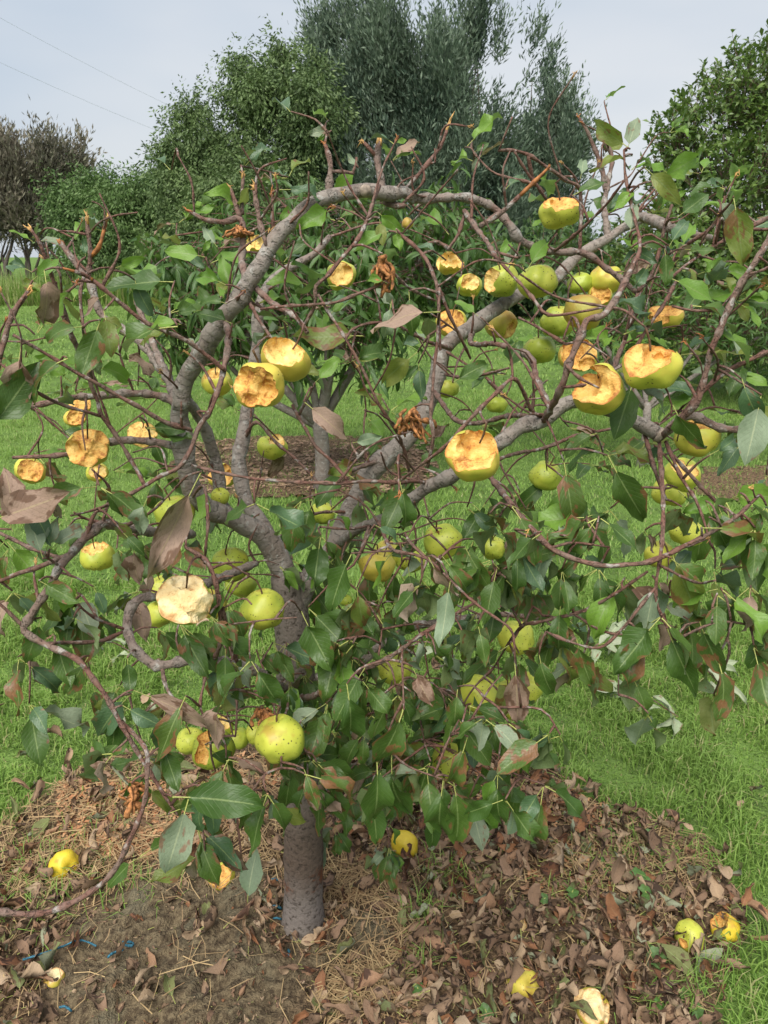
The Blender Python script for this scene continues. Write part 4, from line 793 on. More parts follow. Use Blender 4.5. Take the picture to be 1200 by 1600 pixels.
# ---------------------------------------------------------------- apples
def ico(level):
    bm = bmesh.new(); bmesh.ops.create_icosphere(bm, subdivisions=level, radius=1); bm.verts.ensure_lookup_table()
    V = np.array([v.co[:] for v in bm.verts]); F = np.array([[v.index for v in f.verts] for f in bm.faces]); bm.free(); return V, F
ICO = {2: ico(2), 3: ico(3), 4: ico(4), 5: ico(5)}
APPLE_TOP = []
def apple(name, c, diam, label, bites, skin, flesh, seed, level=4, tilt=.25, group=None, stem=True, squash=None, cat='apple', roll=None):
    """an apple of diameter diam; bites: (right, up, toward camera, radius, distance) in apple radii"""
    r_ = np.random.default_rng(seed); D, F = ICO[level]; R0 = diam / 2
    rot = np.array(Matrix.Rotation(r_.normal() * tilt, 3, 'X') @ Matrix.Rotation(r_.normal() * tilt, 3, 'Y') @ Matrix.Rotation(r_.uniform(0, 6.28), 3, 'Z'))
    if roll is not None: rot = np.array(Matrix.Rotation(roll[0], 3, 'X') @ Matrix.Rotation(roll[1], 3, 'Y') @ Matrix.Rotation(r_.uniform(0, 6.28), 3, 'Z'))
    z = D[:, 2]; th = np.arctan2(D[:, 1], D[:, 0])
    r = 1 - .30 * np.exp(-(1 - z) / .045) - .16 * np.exp(-(1 + z) / .05) + .018 * np.cos(5 * th) * (z < 0) * -z + .06 * wob(D * 1.3 + seed, 1.5) + .02 * wob(D + seed, 4)
    r *= 1 - .10 * np.clip(-z, 0, 1) ** 2
    sq = squash or r_.uniform(.86, .98); W = D @ rot.T                                  # world direction
    vc = nrm(c - CP); camR = nrm(np.cross(vc, [0, 0, 1])); camU = np.cross(camR, vc)
    S0 = (D * r[:, None] * np.array([1, 1, sq])) @ rot.T                     # the whole apple's surface, in apple radii
    o = None
    if bites:
        TM = bpy.data.materials
        A = Acc(); A.add(S0, F, np.stack([0 * z, 0 * z, 0 * z], -1)); body = bpy.data.objects.new('whole', A.mesh('whole', [skin, flesh])); COL.objects.link(body)
        def ball(cc, q, lv, amp):
            Dq, Fq = ICO[lv]; n_ = wob(Dq * q + cc * 3 + seed, 5.5) * amp + wob(Dq * q + cc, 13) * amp * .7 + wob(Dq * q - cc, 30) * amp * .45
            return cc + Dq * (q * (1 + 0 * n_) + n_ * min(1, q))[:, None], Fq
        balls = []
        for t in bites:                                # (right, up, toward camera, how far the flesh reaches, radius of the hollow)
            main = nrm(camR * t[0] + camU * t[1] - vc * t[2]); cc, q = main * (t[3] + t[4]), t[4]
            V_, F_ = ball(cc, q, 3 if q < .7 else 4, .075); balls.append((V_, F_))
            ins = V_[np.linalg.norm(V_, axis=1) < 1.02]
            for k_ in range(min(6, int(len(ins) / 30) + 2) if len(ins) else 0):   # separate tooth marks over the wound and its rim
                p = ins[int(r_.integers(len(ins)))]; q2 = r_.uniform(.16, .34); balls.append(ball(p + nrm(cc - p) * q2 * r_.uniform(.45, .85), q2, 2, .10))
        A = Acc()
        for V_, F_ in balls: A.add(V_, F_, np.tile([1., 0, 0], (len(V_), 1)), 1)
        cut = bpy.data.objects.new('bite', A.mesh('bite', [skin, flesh])); COL.objects.link(cut)
        mod = body.modifiers.new('bite', 'BOOLEAN'); mod.operation = 'DIFFERENCE'; mod.object = cut; mod.solver = 'EXACT'; mod.use_self = True
        dg = bpy.context.evaluated_depsgraph_get(); ev = body.evaluated_get(dg); me = ev.to_mesh()
        me.calc_loop_triangles(); nv = len(me.vertices); V = np.empty(nv * 3, np.float32); me.vertices.foreach_get('co', V); V = V.reshape(-1, 3).astype(float)
        nt_ = len(me.loop_triangles); T_ = np.empty(nt_ * 3, np.int32); me.loop_triangles.foreach_get('vertices', T_); T_ = T_.reshape(-1, 3)
        mi = np.empty(nt_, np.int32); me.loop_triangles.foreach_get('material_index', mi); ev.to_mesh_clear()
        for x in (body, cut):
            dd_ = x.data; bpy.data.objects.remove(x); bpy.data.meshes.remove(dd_)
        fs, ff = T_[mi == 0], T_[mi == 1]
        def part(f, L):
            u_, inv = np.unique(f, return_inverse=True); A = Acc(); A.add(V[u_] * R0, inv.reshape(-1, 3), L(u_)); return A
        if len(fs): o = obj(name, part(fs, lambda u: np.zeros((len(u), 3))).mesh('apple', skin), None, tuple(c))
        else: o = empty(name, c)
        tag(o, label, cat, group)
        if len(ff):
            rimv = np.intersect1d(fs, ff); RV = V[rimv] if len(rimv) else np.array([[9., 9, 9]])
            def lf(u):
                d_ = np.min(np.linalg.norm(V[u][:, None] - RV[None, ::max(1, len(RV) // 60)], axis=2), axis=1); e = np.clip(1 - d_ / .16, 0, 1); return np.stack([e, 0 * e, 0 * e], -1)
            obj('bitten_flesh', part(ff, lf).mesh('bitten_flesh', flesh), o)
    else:
        A = Acc(); A.add(S0 * R0, F); o = obj(name, A.mesh('apple', skin), None, tuple(c)); tag(o, label, cat, group)
    topd = np.array([0, 0, 1.]) @ rot.T; topp = topd * R0 * .62 * sq
    if stem:
        P = catmull([topp * .9, topp + topd * R0 * .28, topp + topd * R0 * .55 + np.array([r_.normal() * .15 * R0, r_.normal() * .15 * R0, R0 * .2])], .005)
        A = Acc(); A.add(*tube(P, np.linspace(.0013, .0017, len(P)) * diam / .072, 6, .1)); obj('stem', A.mesh('stem', STEM), o); APPLE_TOP.append(c + P[-1])
    return o
G, Yl, Ru = SK_G, SK_Y, SK_R; O_, C_, P_ = FL_O, FL_Y, FL_P
TOP = [(0, 1, .3, .2, 2.5)]
FRONT = [(.05, .15, 1, .38, 1.6)]
FR = [(.6, .2, .8, .4, 1.5)]; SIDE_L = [(-1, .2, .45, .35, 1.2), (-.6, .6, .6, .6, .6)]; TR = [(.6, .8, .4, .4, 1.2)]
ALLF = [(0, .25, 1, .30, 2.4), (-.8, .5, .5, .45, 1.2), (.8, .6, .4, .5, 1.2), (-.3, -.5, .9, .6, 1.5), (0, 1, .2, .45, 1.)]
CORE = [(-1, .3, .35, .22, 1.0), (1, .4, .35, .25, 1.0), (0, .5, 1, .38, 1.4)]
APPLES = [
 # px, py, width px, bites, skin, flesh, label
 (877, 330, 62, [(0, 1, .35, .18, 2.0), (.8, .8, .3, .42, .5), (-.7, .8, .5, .45, .4)], G, O_, 'apple with its top chewed off, highest in the tree, against dark feathery foliage'),
 (533, 431, 46, FRONT, G, C_, 'small apple bitten on its face, hanging alone between thin twigs under the arch'),
 (400, 382, 34, CORE, Yl, C_, 'narrow leftover of a chewed apple behind the grey arching limb'),
 (702, 412, 42, [(-1, .45, .35, .05, .6), (1, .5, .35, .02, .7), (0, .6, 1, .34, .8)], Yl, C_, 'gnawed core with a jagged cream neck, above the smallest bitten round apple'),
 (733, 446, 40, [(.2, .4, 1, .45, 1.0)], G, C_, 'small bitten round apple below the gnawed core'),
 (783, 440, 54, SIDE_L, G, C_, 'green apple torn open on one side, pressed against a whole green apple'),
 (840, 441, 58, [], G, C_, 'whole smooth green apple beside the one torn open on its side'),
 (782, 507, 50, [(.8, -.3, .5, .6, 1.2)], Ru, C_, 'apple with a pinkish blush on top, beside the thick slanting limb'),
 (706, 506, 48, FRONT + [(-.3, .9, .5, .5, 1.)], Yl, O_, 'apple chewed to a brownish orange face, half behind an upright twig'),
 (910, 488, 58, [], Ru, C_, 'whole apple with a brownish russet top in the right-hand cluster'),
 (872, 503, 52, [], G, C_, 'whole green apple tucked behind the russet-topped one'),
 (946, 437, 50, [], Yl, C_, 'whole pale yellow apple at the top of the right-hand cluster'),
 (906, 443, 38, [], G, C_, 'green apple half hidden left of the pale yellow apple'),
 (937, 462, 38, FRONT, Yl, O_, 'small orange bitten piece in front of the pale yellow apple'),
 (843, 548, 50, [], G, C_, 'whole speckled green apple under the russet-topped cluster'),
 (903, 556, 58, [(.1, .3, 1, .15, 1.6), (-.45, 1, .2, -.1, .72), (.7, -.5, .8, .4, .4)], Yl, O_, 'hollowed apple behind the dark crooked twig, just above the large scooped-out one'),
 (934, 611, 82, [(-.15, .35, 1, .34, 1.8), (-1, .45, .3, .0, .68), (.1, .2, 1, .25, .5)], Yl, O_, 'large scooped-out apple facing the viewer beside the sawn limb'),
 (1018, 573, 86, [(-.42, .55, 1, .45, 2.0), (.42, 1, .1, .0, .62), (.2, .5, .9, .45, .5)], Yl, O_, 'large yellow apple with a curved bite out of its top, near the cut limb'),
 (1040, 491, 52, [(0, 1, .35, .05, 3.), (-.5, -.2, .9, .5, 1.)], Yl, O_, 'flat chewed remnant of an apple above the large curved-bite apple'),
 (1090, 684, 66, [(0, 1, .3, .45, 1.4)], Yl, O_, 'yellow apple with an eaten top, partly behind a brown-spotted leaf'),
 (1066, 742, 54, [(.2, .6, 1, .5, 1.2)], G, C_, 'bitten apple behind crossing twigs, below the eaten-top yellow apple'),
 (1046, 770, 50, [], G, C_, 'shaded green apple behind the lower bitten one on the right'),
 (1072, 832, 52, [], G, C_, 'whole tall yellow-green apple hanging over bare lawn on the right'),
 (740, 713, 86, [(-.05, .5, 1, .36, 1.8), (.28, 1, .25, -.22, .66), (-.85, .5, .6, .5, .6), (.9, .7, .3, .55, .5)], Yl, O_, 'large apple with a deep bite out of its top, alone beside the front limb'),
 (446, 562, 76, [(-.05, .65, 1, .45, 1.6), (.22, 1, .2, .08, .56), (-.6, 1, .35, .25, .38), (.8, .8, .4, .5, .35)], Yl, C_, 'apple with its top bitten into jagged points, uppermost of three under the arch'),
 (405, 602, 80, [(-.2, -.1, 1, .38, 1.2), (-.9, .35, .6, .4, .5), (.3, -.3, 1, .3, .45)], Yl, O_, 'apple bitten across its face, middle of three under the arch'),
 (340, 598, 46, [(-.2, .9, .6, .4, .8)], Yl, C_, 'yellow apple with a notched top, lowest left of three under the arch'),
 (425, 699, 46, [(.4, .8, .65, .45, .9)], G, C_, 'small round green apple with a bitten crown, alone below the three'),
 (347, 744, 42, [(0, .3, 1, .25, 1.6), (-.8, .6, .4, .35, 1.), (.8, .6, .4, .35, 1.)], Yl, O_, 'ragged orange apple against the two grey limbs'),
 (344, 776, 28, [], G, C_, 'small green bottom of an apple just under the ragged orange one'),
 (138, 700, 66, [(-.2, .2, 1, .40, 1.3), (-.9, -.1, .5, .35, .6), (.8, .7, .4, .45, .6), (-.2, -.6, .9, .6, .6), (0, 1, .3, .45, .7), (.5, -.1, .9, .5, .5)], Yl, O_, 'big orange apple gnawed all over, hanging over the lawn on the left'),
 (222, 680, 46, ALLF, G, C_, 'pale thin shell of an eaten apple, right of the big gnawed orange one'),
 (152, 738, 32, FRONT, Yl, C_, 'small piece of apple hanging under the big gnawed orange one'),
 (47, 736, 44, FRONT, Yl, O_, 'small gnawed orange apple above the large dry leaf'),
 (125, 632, 34, ALLF, Yl, O_, 'gnawed scrap of apple behind the long left twigs'),
 (118, 654, 32, FRONT, Yl, O_, 'gnawed piece just under another scrap behind the left twigs'),
 (272, 802, 62, [], G, C_, 'whole green apple partly covered by a long dry hanging leaf'),
 (152, 870, 50, [(-.1, 1, .5, .35, 1.2)], G, C_, 'green apple with its top eaten flat, among dark leaves on the left'),
 (289, 939, 84, [(0, .08, 1, .30, 5.), (-.7, .6, .75, .55, 1.5), (.7, -.5, .75, .6, 1.5), (.1, .95, .5, .5, 1.5)], G, P_, 'apple gnawed to a wide flat cream face turned to the viewer'),
 (412, 953, 68, [], G, C_, 'big whole lime-green apple with a russet stem end, near the trunk'),
 (456, 973, 40, [], G, C_, 'small whole green apple tucked behind the big lime-green one'),
 (362, 882, 56, [], G, C_, 'whole green apple above the speckled one, left of the trunk'),
 (377, 913, 46, [], G, C_, 'speckled green apple directly above the big lime-green one'),
 (330, 945, 50, [], Yl, C_, 'yellow-green apple behind the right edge of the flat-faced gnawed one'),
 (250, 960, 46, [], G, C_, 'green apple peeping out below left of the flat-faced gnawed one'),
 (252, 920, 44, [], G, C_, 'green apple behind the upper left of the flat-faced gnawed one'),
 (692, 846, 60, [], G, C_, 'round whole green apple with dark specks hanging by its stem in the centre'),
 (588, 886, 56, [], Yl, C_, 'yellow-green apple with a leaf across it, left of the central cluster'),
 (605, 864, 42, [], Yl, C_, 'small yellow apple at the top of the central cluster'),
 (640, 876, 46, [], G, C_, 'smooth green apple right in the central cluster, under a twig'),
 (505, 802, 38, [], G, C_, 'small dark-spotted apple beside the limbs, over the lawn'),
 (298, 1158, 44, [], G, C_, 'pear-shaped green apple at the left of the low cluster'),
 (333, 1173, 64, [(-.55, -.15, .85, .55, .38), (-.3, .5, .85, .6, .35), (-.2, .9, .5, .45, .6)], G, O_, 'low green apple with an orange groove bitten down its side'),
 (344, 1136, 40, [(.3, .5, .9, .5, .8)], G, C_, 'torn green apple skin on top of the low cluster'),
 (372, 1155, 34, [], G, C_, 'green apple half hidden at the back of the low cluster'),
 (437, 1155, 77, [], G, C_, 'large whole green apple hanging low in front of the trunk'),
 (404, 1146, 40, [], G, C_, 'green apple behind the large low one before the trunk'),
 (750, 1087, 62, [], G, C_, 'large speckled yellow-green apple at the left of the low right cluster'),
 (792, 1086, 48, [], G, C_, 'shaded green apple in the middle of the low right cluster'),
 (823, 1076, 46, [], G, C_, 'green apple at the right end of the low right cluster'),
 (803, 1104, 44, [], G, C_, 'green apple at the bottom of the low right cluster'),
 (808, 996, 56, [], G, C_, 'green apple between drooping leaves above the low right cluster'),
 (617, 1046, 52, [], G, C_, 'dull green apple in shade below the crossing slender branch'),
 (701, 1191, 62, [], G, C_, 'lowest hanging green apple, half behind leaves over the brown litter'),
 (700, 608, 34, [], G, C_, 'small green apple behind the right limb beside a thin upright twig'),
 (776, 632, 32, [], G, C_, 'little green apple over the lawn between crossing twigs'),
 (852, 745, 50, [], G, C_, 'shaded green apple under the front limb behind leaves'),
 (771, 856, 38, [], G, C_, 'dim green apple deep behind leaves right of the speckled centre one'),
 (1030, 868, 46, [], Yl, C_, 'dull yellow-green apple behind the long slender low twig'),
 (540, 938, 20, [], G, C_, 'tiny green apple among leaves right of the trunk'),
 (637, 349, 18, [], Ru, C_, 'tiny pinkish unripe fruit below the arch'),
]
for k, (x, y, wd, bt, sk, fl, lab) in enumerate(APPLES):
    d = min(FPX * .072 / wd, 1.66 if wd > 30 else 1.4)
    big = wd >= 60 and bt
    apple('apple', at(x, y, d), d * wd / FPX * 1.03, lab, bt, sk, fl, 300 + k, 3 if wd < 30 else 4, group='apples hanging in the tree', tilt=.22)
for p in list(APPLE_TOP): spur(p, above=True)
# dried, shredded fruit left on the twigs
def husk(x, y, d, L, wd, label, seed):
    r_ = np.random.default_rng(seed); c = at(x, y, d); A = Acc()
    for k in range(16):
        s = c + np.array([r_.normal() * wd * .3, r_.normal() * wd * .3, L * .45 - L * .35 * r_.random()]); P = [s + np.array([0, 0, 0])]
        for q in range(4): P.append(P[-1] + np.array([r_.normal() * wd * .35, r_.normal() * wd * .35, -L * .2 * r_.uniform(.4, 1.2)]))
        A.add(*tube(catmull(P, .006), r_.uniform(.0014, .0035), 5, .4, k))
    o = obj('dried_fruit', None); o.location = c; me_off = [v - c for v in A.V]; A.V = me_off; o2 = A.mesh('dried_fruit', HUSK); bpy.data.objects.remove(o); o = obj('dried_fruit', o2, None, tuple(c)); tag(o, label, 'dried fruit', 'dried fruit remains')
    spur(c + np.array([0, 0, L * .45]), above=True)
husk(598, 425, 1.06, .055, .014, 'shredded orange dried fruit hanging from a twig tip below the arch', 1)
husk(648, 660, 1.05, .05, .018, 'orange dried fruit hanging above the crescent-bitten apple', 2)
husk(207, 1237, .99, .032, .016, 'shrivelled orange fruit hanging low over the straw', 3)
husk(412, 1118, 1.12, .03, .014, 'shrivelled brown fruit stuck beside the large low green apple', 4)
husk(373, 362, 1.24, .02, .016, 'crumpled orange scrap under the cluster of stubs', 5)

# ---------------------------------------------------------------- apple leaves
AM = [LG, LS, LF, LY, LP, LD, LB]
AG, AMESH = leaf_variants(10, AM, 13, nL=6, half=2, wr=(.25, .36), fold=(.05, .6), curl=(-.5, 1.3), twist=(-.8, .8), pet=(.2, .36), wave=(.15, .6), serr=.07)
leaf_items = []
AP_D = np.array([(x, y, wd / 2, min(FPX * .072 / wd, 1.66 if wd > 30 else 1.4)) for (x, y, wd, *_r) in APPLES])
def hides_apple(M):
    P = M[:3, 3] + np.outer([.3, .6, .95, 1.2], M[:3, 1]); x, y, d = proj(P)
    for i in range(4):
        if (((x[i] - AP_D[:, 0]) ** 2 + (y[i] - AP_D[:, 1]) ** 2 < (AP_D[:, 2] * 1.12) ** 2) & (d[i] < AP_D[:, 3] + .02)).any(): return True
    return False
def hero(bx, by, tx, ty, d, mt, face=.0, dd=0., v=None, wf=1.):
    """a leaf whose blade runs from photograph pixel (bx,by) to (tx,ty); face: how far its normal leans up"""
    b = at(bx, by, d); t = at(tx, ty, d + dd); D = t - b; L = np.linalg.norm(D) * .98; D = D / np.linalg.norm(D)
    k = int(rng.integers(10)) if v is None else v; pet = AG[k][0][AG[k][0][:, 1] > 0][:, 1].min()
    vc = nrm(b - CP); up = -vc * (1 - face) + np.array([0, 0, 1.]) * (face + .15) + rng.normal(size=3) * .22
    p0 = b - D * L * .26; M = mat_from(p0, D, up, L)
    if d < 1.6 and hides_apple(M) and (bx, by) not in KEEP: return hero(bx, by, tx, ty, d + .07, mt, face, dd, v, wf)
    M[:3, 0] *= wf
    leaf_items.append((M, k, mt, view_score(M) * 3)); spur(p0)
KEEP = {(297, 772), (806, 1058), (622, 1133), (690, 1240), (1060, 650), (725, 1170)}
for hh in [
 (971, 223, 917, 184, 1.08, LY), (974, 246, 918, 264, 1.08, LY, .5), (983, 224, 997, 180, 1.09, LP), (1038, 274, 1113, 238, 1.04, LF, .4), (1020, 273, 1070, 320, 1.02, LY, .3), (1068, 332, 1110, 300, 1.06, LG), (1052, 374, 1078, 333, 1.04, LB), (985, 358, 991, 308, 1.05, LP), (995, 392, 1030, 412, 1.03, LB), (1000, 380, 1052, 375, 1.05, LG, .3),
 (990, 300, 955, 330, 1.06, LF, .3), (1040, 400, 1045, 450, 1.02, LG), (1010, 420, 990, 450, 1.0, LB), (1060, 440, 1120, 470, 1.05, LF, .5), (1080, 390, 1120, 395, 1.1, LG, .3), (1150, 330, 1165, 420, 1.1, LY), (1130, 320, 1160, 350, 1.15, LP), (1100, 425, 1140, 410, 1.2, LF), (905, 300, 950, 280, 1.2, LG, .4), (870, 340, 830, 350, 1.25, LF, .6), (780, 400, 805, 370, 1.2, LF, .4), (795, 290, 820, 265, 1.28, LB, .5), (745, 235, 765, 222, 1.3, LG), (747, 248, 738, 270, 1.3, LP),
 (450, 296, 505, 298, 1.16, LB, .4), (435, 346, 463, 322, 1.18, LF), (512, 330, 462, 358, 1.17, LF, .3), (598, 338, 632, 364, 1.11, LF), (595, 365, 546, 382, 1.11, LF, .3), (594, 350, 598, 385, 1.11, LY), (620, 365, 625, 395, 1.1, LF), (308, 399, 254, 390, 1.1, LF, .5), (342, 406, 397, 388, 1.1, LF, .5), (342, 440, 298, 420, 1.1, LF, .3), (343, 471, 301, 461, 1.1, LG, .4), (350, 500, 300, 480, 1.14, LG, .4), (306, 485, 272, 487, 1.12, LG, .5), (318, 392, 330, 372, 1.1, LF),
 (664, 488, 570, 498, .98, LD, .45), (545, 525, 452, 530, 1.0, LY, .3), (640, 470, 645, 530, 1.03, LG), (600, 440, 570, 430, 1.05, LF, .5), (610, 480, 600, 530, 1.02, LP), (510, 205, 480, 210, 1.2, LP, .3), (507, 210, 495, 222, 1.2, LF), (622, 222, 640, 215, 1.21, LF), (556, 258, 540, 240, 1.19, LP), (640, 560, 590, 600, 1.1, LY), (655, 580, 660, 630, 1.1, LB), (560, 560, 610, 540, 1.12, LG), (500, 590, 530, 560, 1.1, LF), (490, 640, 550, 690, 1.05, LD, .3), (560, 690, 600, 680, 1.08, LP),
 (112, 512, 45, 522, .98, LG, .4), (255, 512, 170, 528, 1.0, LG, .4), (272, 505, 225, 500, 1.02, LF, .4), (150, 520, 122, 600, 1.0, LG), (72, 440, 80, 510, 1.0, LD), (60, 430, 95, 400, 1.02, LF), (0, 650, 70, 560, .95, LS), (30, 560, 20, 640, .95, LD), (85, 570, 10, 615, .95, LS, .3), (250, 440, 160, 445, 1.05, LG, .4), (190, 415, 230, 400, 1.08, LF), (215, 450, 235, 500, 1.05, LB), (133, 395, 130, 370, 1.02, LB), (165, 500, 175, 560, 1.02, LY), (200, 560, 245, 575, 1.05, LD, .3), (40, 420, 0, 400, 1.05, LB), (145, 555, 160, 590, 1.03, LG),
 (8, 806, 124, 768, .92, LD, .3), (18, 805, 20, 718, .92, LD), (62, 858, 42, 800, .95, LP), (75, 850, 90, 805, .96, LP), (88, 850, 128, 818, .97, LP, .3), (297, 772, 228, 912, .96, LD, 0., 0., None, .55), (245, 750, 240, 810, 1.0, LS), (225, 790, 205, 840, 1.0, LP), (110, 915, 95, 968, .98, LF), (75, 915, 130, 945, .97, LG), (150, 925, 168, 960, 1.0, LB), (200, 840, 230, 870, 1.0, LG), (205, 1110, 260, 1140, 1.0, LB), (233, 1088, 332, 1128, 1.0, LD, .3, 0., None, .55), (280, 1110, 240, 1200, 1.0, LS), (280, 1265, 345, 1238, .99, LG), (300, 1246, 425, 1252, .98, LG, .2), (288, 1272, 258, 1372, .98, LP), (388, 1395, 398, 1325, 1.25, LP), (352, 1030, 352, 1095, 1.05, LG), (260, 1180, 280, 1240, 1.02, LG), (385, 1260, 378, 1310, 1.05, LG), (190, 1100, 130, 1165, 1.02, LB), (180, 1120, 175, 1185, 1.03, LG), (240, 690, 262, 735, 1.05, LG), (60, 980, 40, 1040, 1.02, LG), (90, 1010, 110, 1080, 1.02, LG), (130, 1040, 95, 1100, 1.02, LS), (200, 1040, 205, 1090, 1.06, LG),
 (622, 1133, 586, 1228, 1.0, LS), (560, 1060, 520, 1130, 1.05, LG), (545, 1090, 556, 1175, 1.02, LG), (575, 1075, 610, 1120, 1.04, LG), (660, 1085, 695, 1185, 1.02, LS), (590, 1215, 592, 1320, 1.05, LG), (612, 1205, 618, 1300, 1.08, LG), (690, 1240, 680, 1328, 1.03, LG), (712, 1240, 726, 1340, 1.04, LG), (495, 1215, 570, 1240, 1.02, LS, .3), (480, 1215, 500, 1270, 1.02, LS), (728, 1140, 770, 1200, 1.05, LG), (725, 1170, 700, 1245, 1.0, LS), (540, 885, 505, 965, 1.05, LG), (480, 975, 520, 1050, 1.1, LG), (575, 900, 580, 985, 1.15, LG), (610, 890, 615, 955, 1.15, LG), (640, 900, 650, 960, 1.2, LG), (677, 885, 712, 945, .97, LD, 0., 0., None, .7), (700, 930, 688, 1018, .96, LP, 0., 0., None, .75), (628, 765, 642, 830, 1.0, LG), (500, 815, 420, 860, 1.02, LB), (595, 825, 632, 845, 1.03, LB, .3), (700, 880, 740, 930, 1.02, LG), (735, 870, 770, 930, 1.05, LG), (560, 935, 570, 1000, 1.12, LY),
 (885, 745, 900, 840, 1.05, LS), (962, 735, 1012, 828, 1.03, LS), (806, 1058, 812, 1145, .98, LD), (846, 1040, 862, 1108, 1.03, LG), (1052, 1005, 1092, 1098, .95, LG), (1100, 990, 1130, 1060, .97, LS), (990, 1000, 980, 1075, .96, LS), (905, 1015, 925, 1085, 1.0, LS), (875, 955, 868, 1030, 1.02, LS), (1065, 885, 1130, 935, .94, LG), (1060, 890, 1100, 985, .95, LY), (1090, 790, 1105, 890, .96, LG), (1110, 800, 1140, 870, .96, LG), (1130, 810, 1160, 890, .97, LP), (1120, 825, 1215, 830, .94, LY, .3), (1175, 850, 1185, 935, .97, LG), (1205, 1000, 1155, 1045, .96, LG), (1165, 610, 1190, 680, 1.0, LB), (1120, 705, 1165, 680, 1.02, LB), (1185, 640, 1165, 730, 1.0, LP), (1005, 605, 1060, 640, 1.0, LP, .3), (985, 610, 960, 690, 1.05, LG), (1060, 650, 1100, 715, .98, LS), (770, 845, 815, 900, 1.02, LG), (830, 870, 880, 860, 1.02, LS), (905, 870, 870, 905, 1.02, LS), (1030, 910, 1050, 930, 1.0, LD), (845, 760, 800, 800, 1.1, LG), (750, 800, 720, 850, 1.1, LG), (1050, 900, 1080, 850, 1.0, LB), (720, 590, 770, 560, 1.1, LG), (1100, 480, 1180, 495, 1.0, LG, .4), (1130, 520, 1200, 560, 1.02, LF, .4),
]: hero(*hh)
DENS = [[0, 0, 0, 0, 1, 1, 1, 1, 0, 2, 2, 0], [0, 0, 1, 3, 4, 4, 3, 3, 4, 5, 9, 5], [2, 3, 6, 6, 6, 5, 5, 4, 3, 6, 10, 8], [4, 6, 7, 6, 5, 6, 5, 4, 4, 4, 7, 8],
        [6, 6, 5, 2, 3, 4, 4, 3, 2, 3, 5, 8], [6, 6, 5, 2, 2, 4, 4, 4, 5, 7, 8, 8], [5, 7, 8, 5, 5, 6, 8, 9, 9, 9, 8, 8], [5, 8, 9, 9, 9, 9, 11, 12, 11, 6, 8, 8],
        [5, 6, 6, 7, 9, 10, 11, 11, 9, 4, 5, 4], [3, 4, 5, 6, 10, 13, 13, 11, 6, 2, 2, 1], [0, 2, 6, 6, 7, 11, 12, 9, 2, 0, 0, 0], [0, 0, 2, 3, 2, 3, 6, 5, 0, 0, 0, 0]]
r_ = np.random.default_rng(77)
SP0 = np.concatenate(SK_P); SR0 = np.concatenate(SK_R_)
for ri, row in enumerate(DENS):
    for ci, cnt in enumerate(row):
        left = int(round(cnt * (1.75 if ri < 6 and ci > 8 else 1.4 if ri < 6 and ci < 4 else 1.15 if ri < 6 else (1.5 if ri < 8 else .95) if (ci < 3 or ci > 8) else 2.3 if ri < 8 else 2.6)))
        while left > 0:
            m = min(left, int(r_.integers(2, 6))); left -= m
            cx, cy = ci * 100 + r_.uniform(0, 100), 150 + ri * 100 + r_.uniform(0, 100)
            # spurs sit on wood that is near this place in the crown
            near = (sx - cx) ** 2 + (sy - cy) ** 2 + (SR0 > .02) * 4000
            cand = np.where(near < 75 ** 2)[0]
            k = int(r_.choice(cand)) if len(cand) else int(np.argmin(near))
            a = SP0[k]; dep = sd_[k] + r_.uniform(-.05, .16) + (.12 if ri in (1, 2, 3, 4, 5) else 0)
            c = at(cx, cy, max(.95, dep)); c = a + (c - a) * min(1, .20 / max(1e-6, np.linalg.norm(c - a)))
            low = np.clip((ri - 3.5) / 3, 0, 1); spur(c)
            for q in range(m):
                az = r_.uniform(0, 6.28); D = nrm(np.array([math.cos(az), math.sin(az) * .8, r_.normal() * .4 + .45 - 1.55 * low]))
                up = nrm(np.array([0, 0, 1.0]) * (1 - .35 * low) + np.array([math.cos(az), math.sin(az), 0]) * (.9 * low) + r_.normal(size=3) * .35 - AX_F * .45)
                z = r_.random(); mt = (LF if z < .38 else LG if z < .58 else LY if z < .68 else LP if z < .76 else LB if z < .9 else LD if z < .95 else LS) if ri < 5 else (LG if z < .46 else LS if z < .70 else LB if z < .78 else LP if z < .84 else LY if z < .90 else LD if z < .95 else LF)
                L = r_.uniform(.034, .066) if ri < 5 else r_.uniform(.042, .074); M = mat_from(c + D * .004, D, up, L)
                if hides_apple(M) and r_.random() < .9: continue
                leaf_items.append((M, int(r_.integers(10)), mt, view_score(M)))
for _ in range(64):                                   # the dense skirt of drooping leaves in front of the trunk
    x = r_.uniform(425, 800); y = r_.uniform(890, 1235) if x < 560 else r_.uniform(930, 1255); c = at(x, y, r_.uniform(1.12, 1.48)); spur(c)
    for q in range(int(r_.integers(3, 6))):
        az = r_.uniform(0, 6.28); D = nrm(np.array([math.cos(az) * .75, math.sin(az) * .6, -.85 + r_.normal() * .35])); up = nrm(np.array([math.cos(az), math.sin(az), .6]) + r_.normal(size=3) * .4 - AX_F * .5); z = r_.random()
        M = mat_from(c + D * .004, D, up, r_.uniform(.045, .075))
        if hides_apple(M) and r_.random() < .92: continue
        leaf_items.append((M, int(r_.integers(10)), LG if z < .55 else LS if z < .8 else LB if z < .87 else LP if z < .92 else LD if z < .95 else LF, view_score(M)))
place_leaves(TREE, leaf_items, AG, AMESH, AM, 300)
child('fine_twigs', FINE, BARK, TREE, 'stuff')

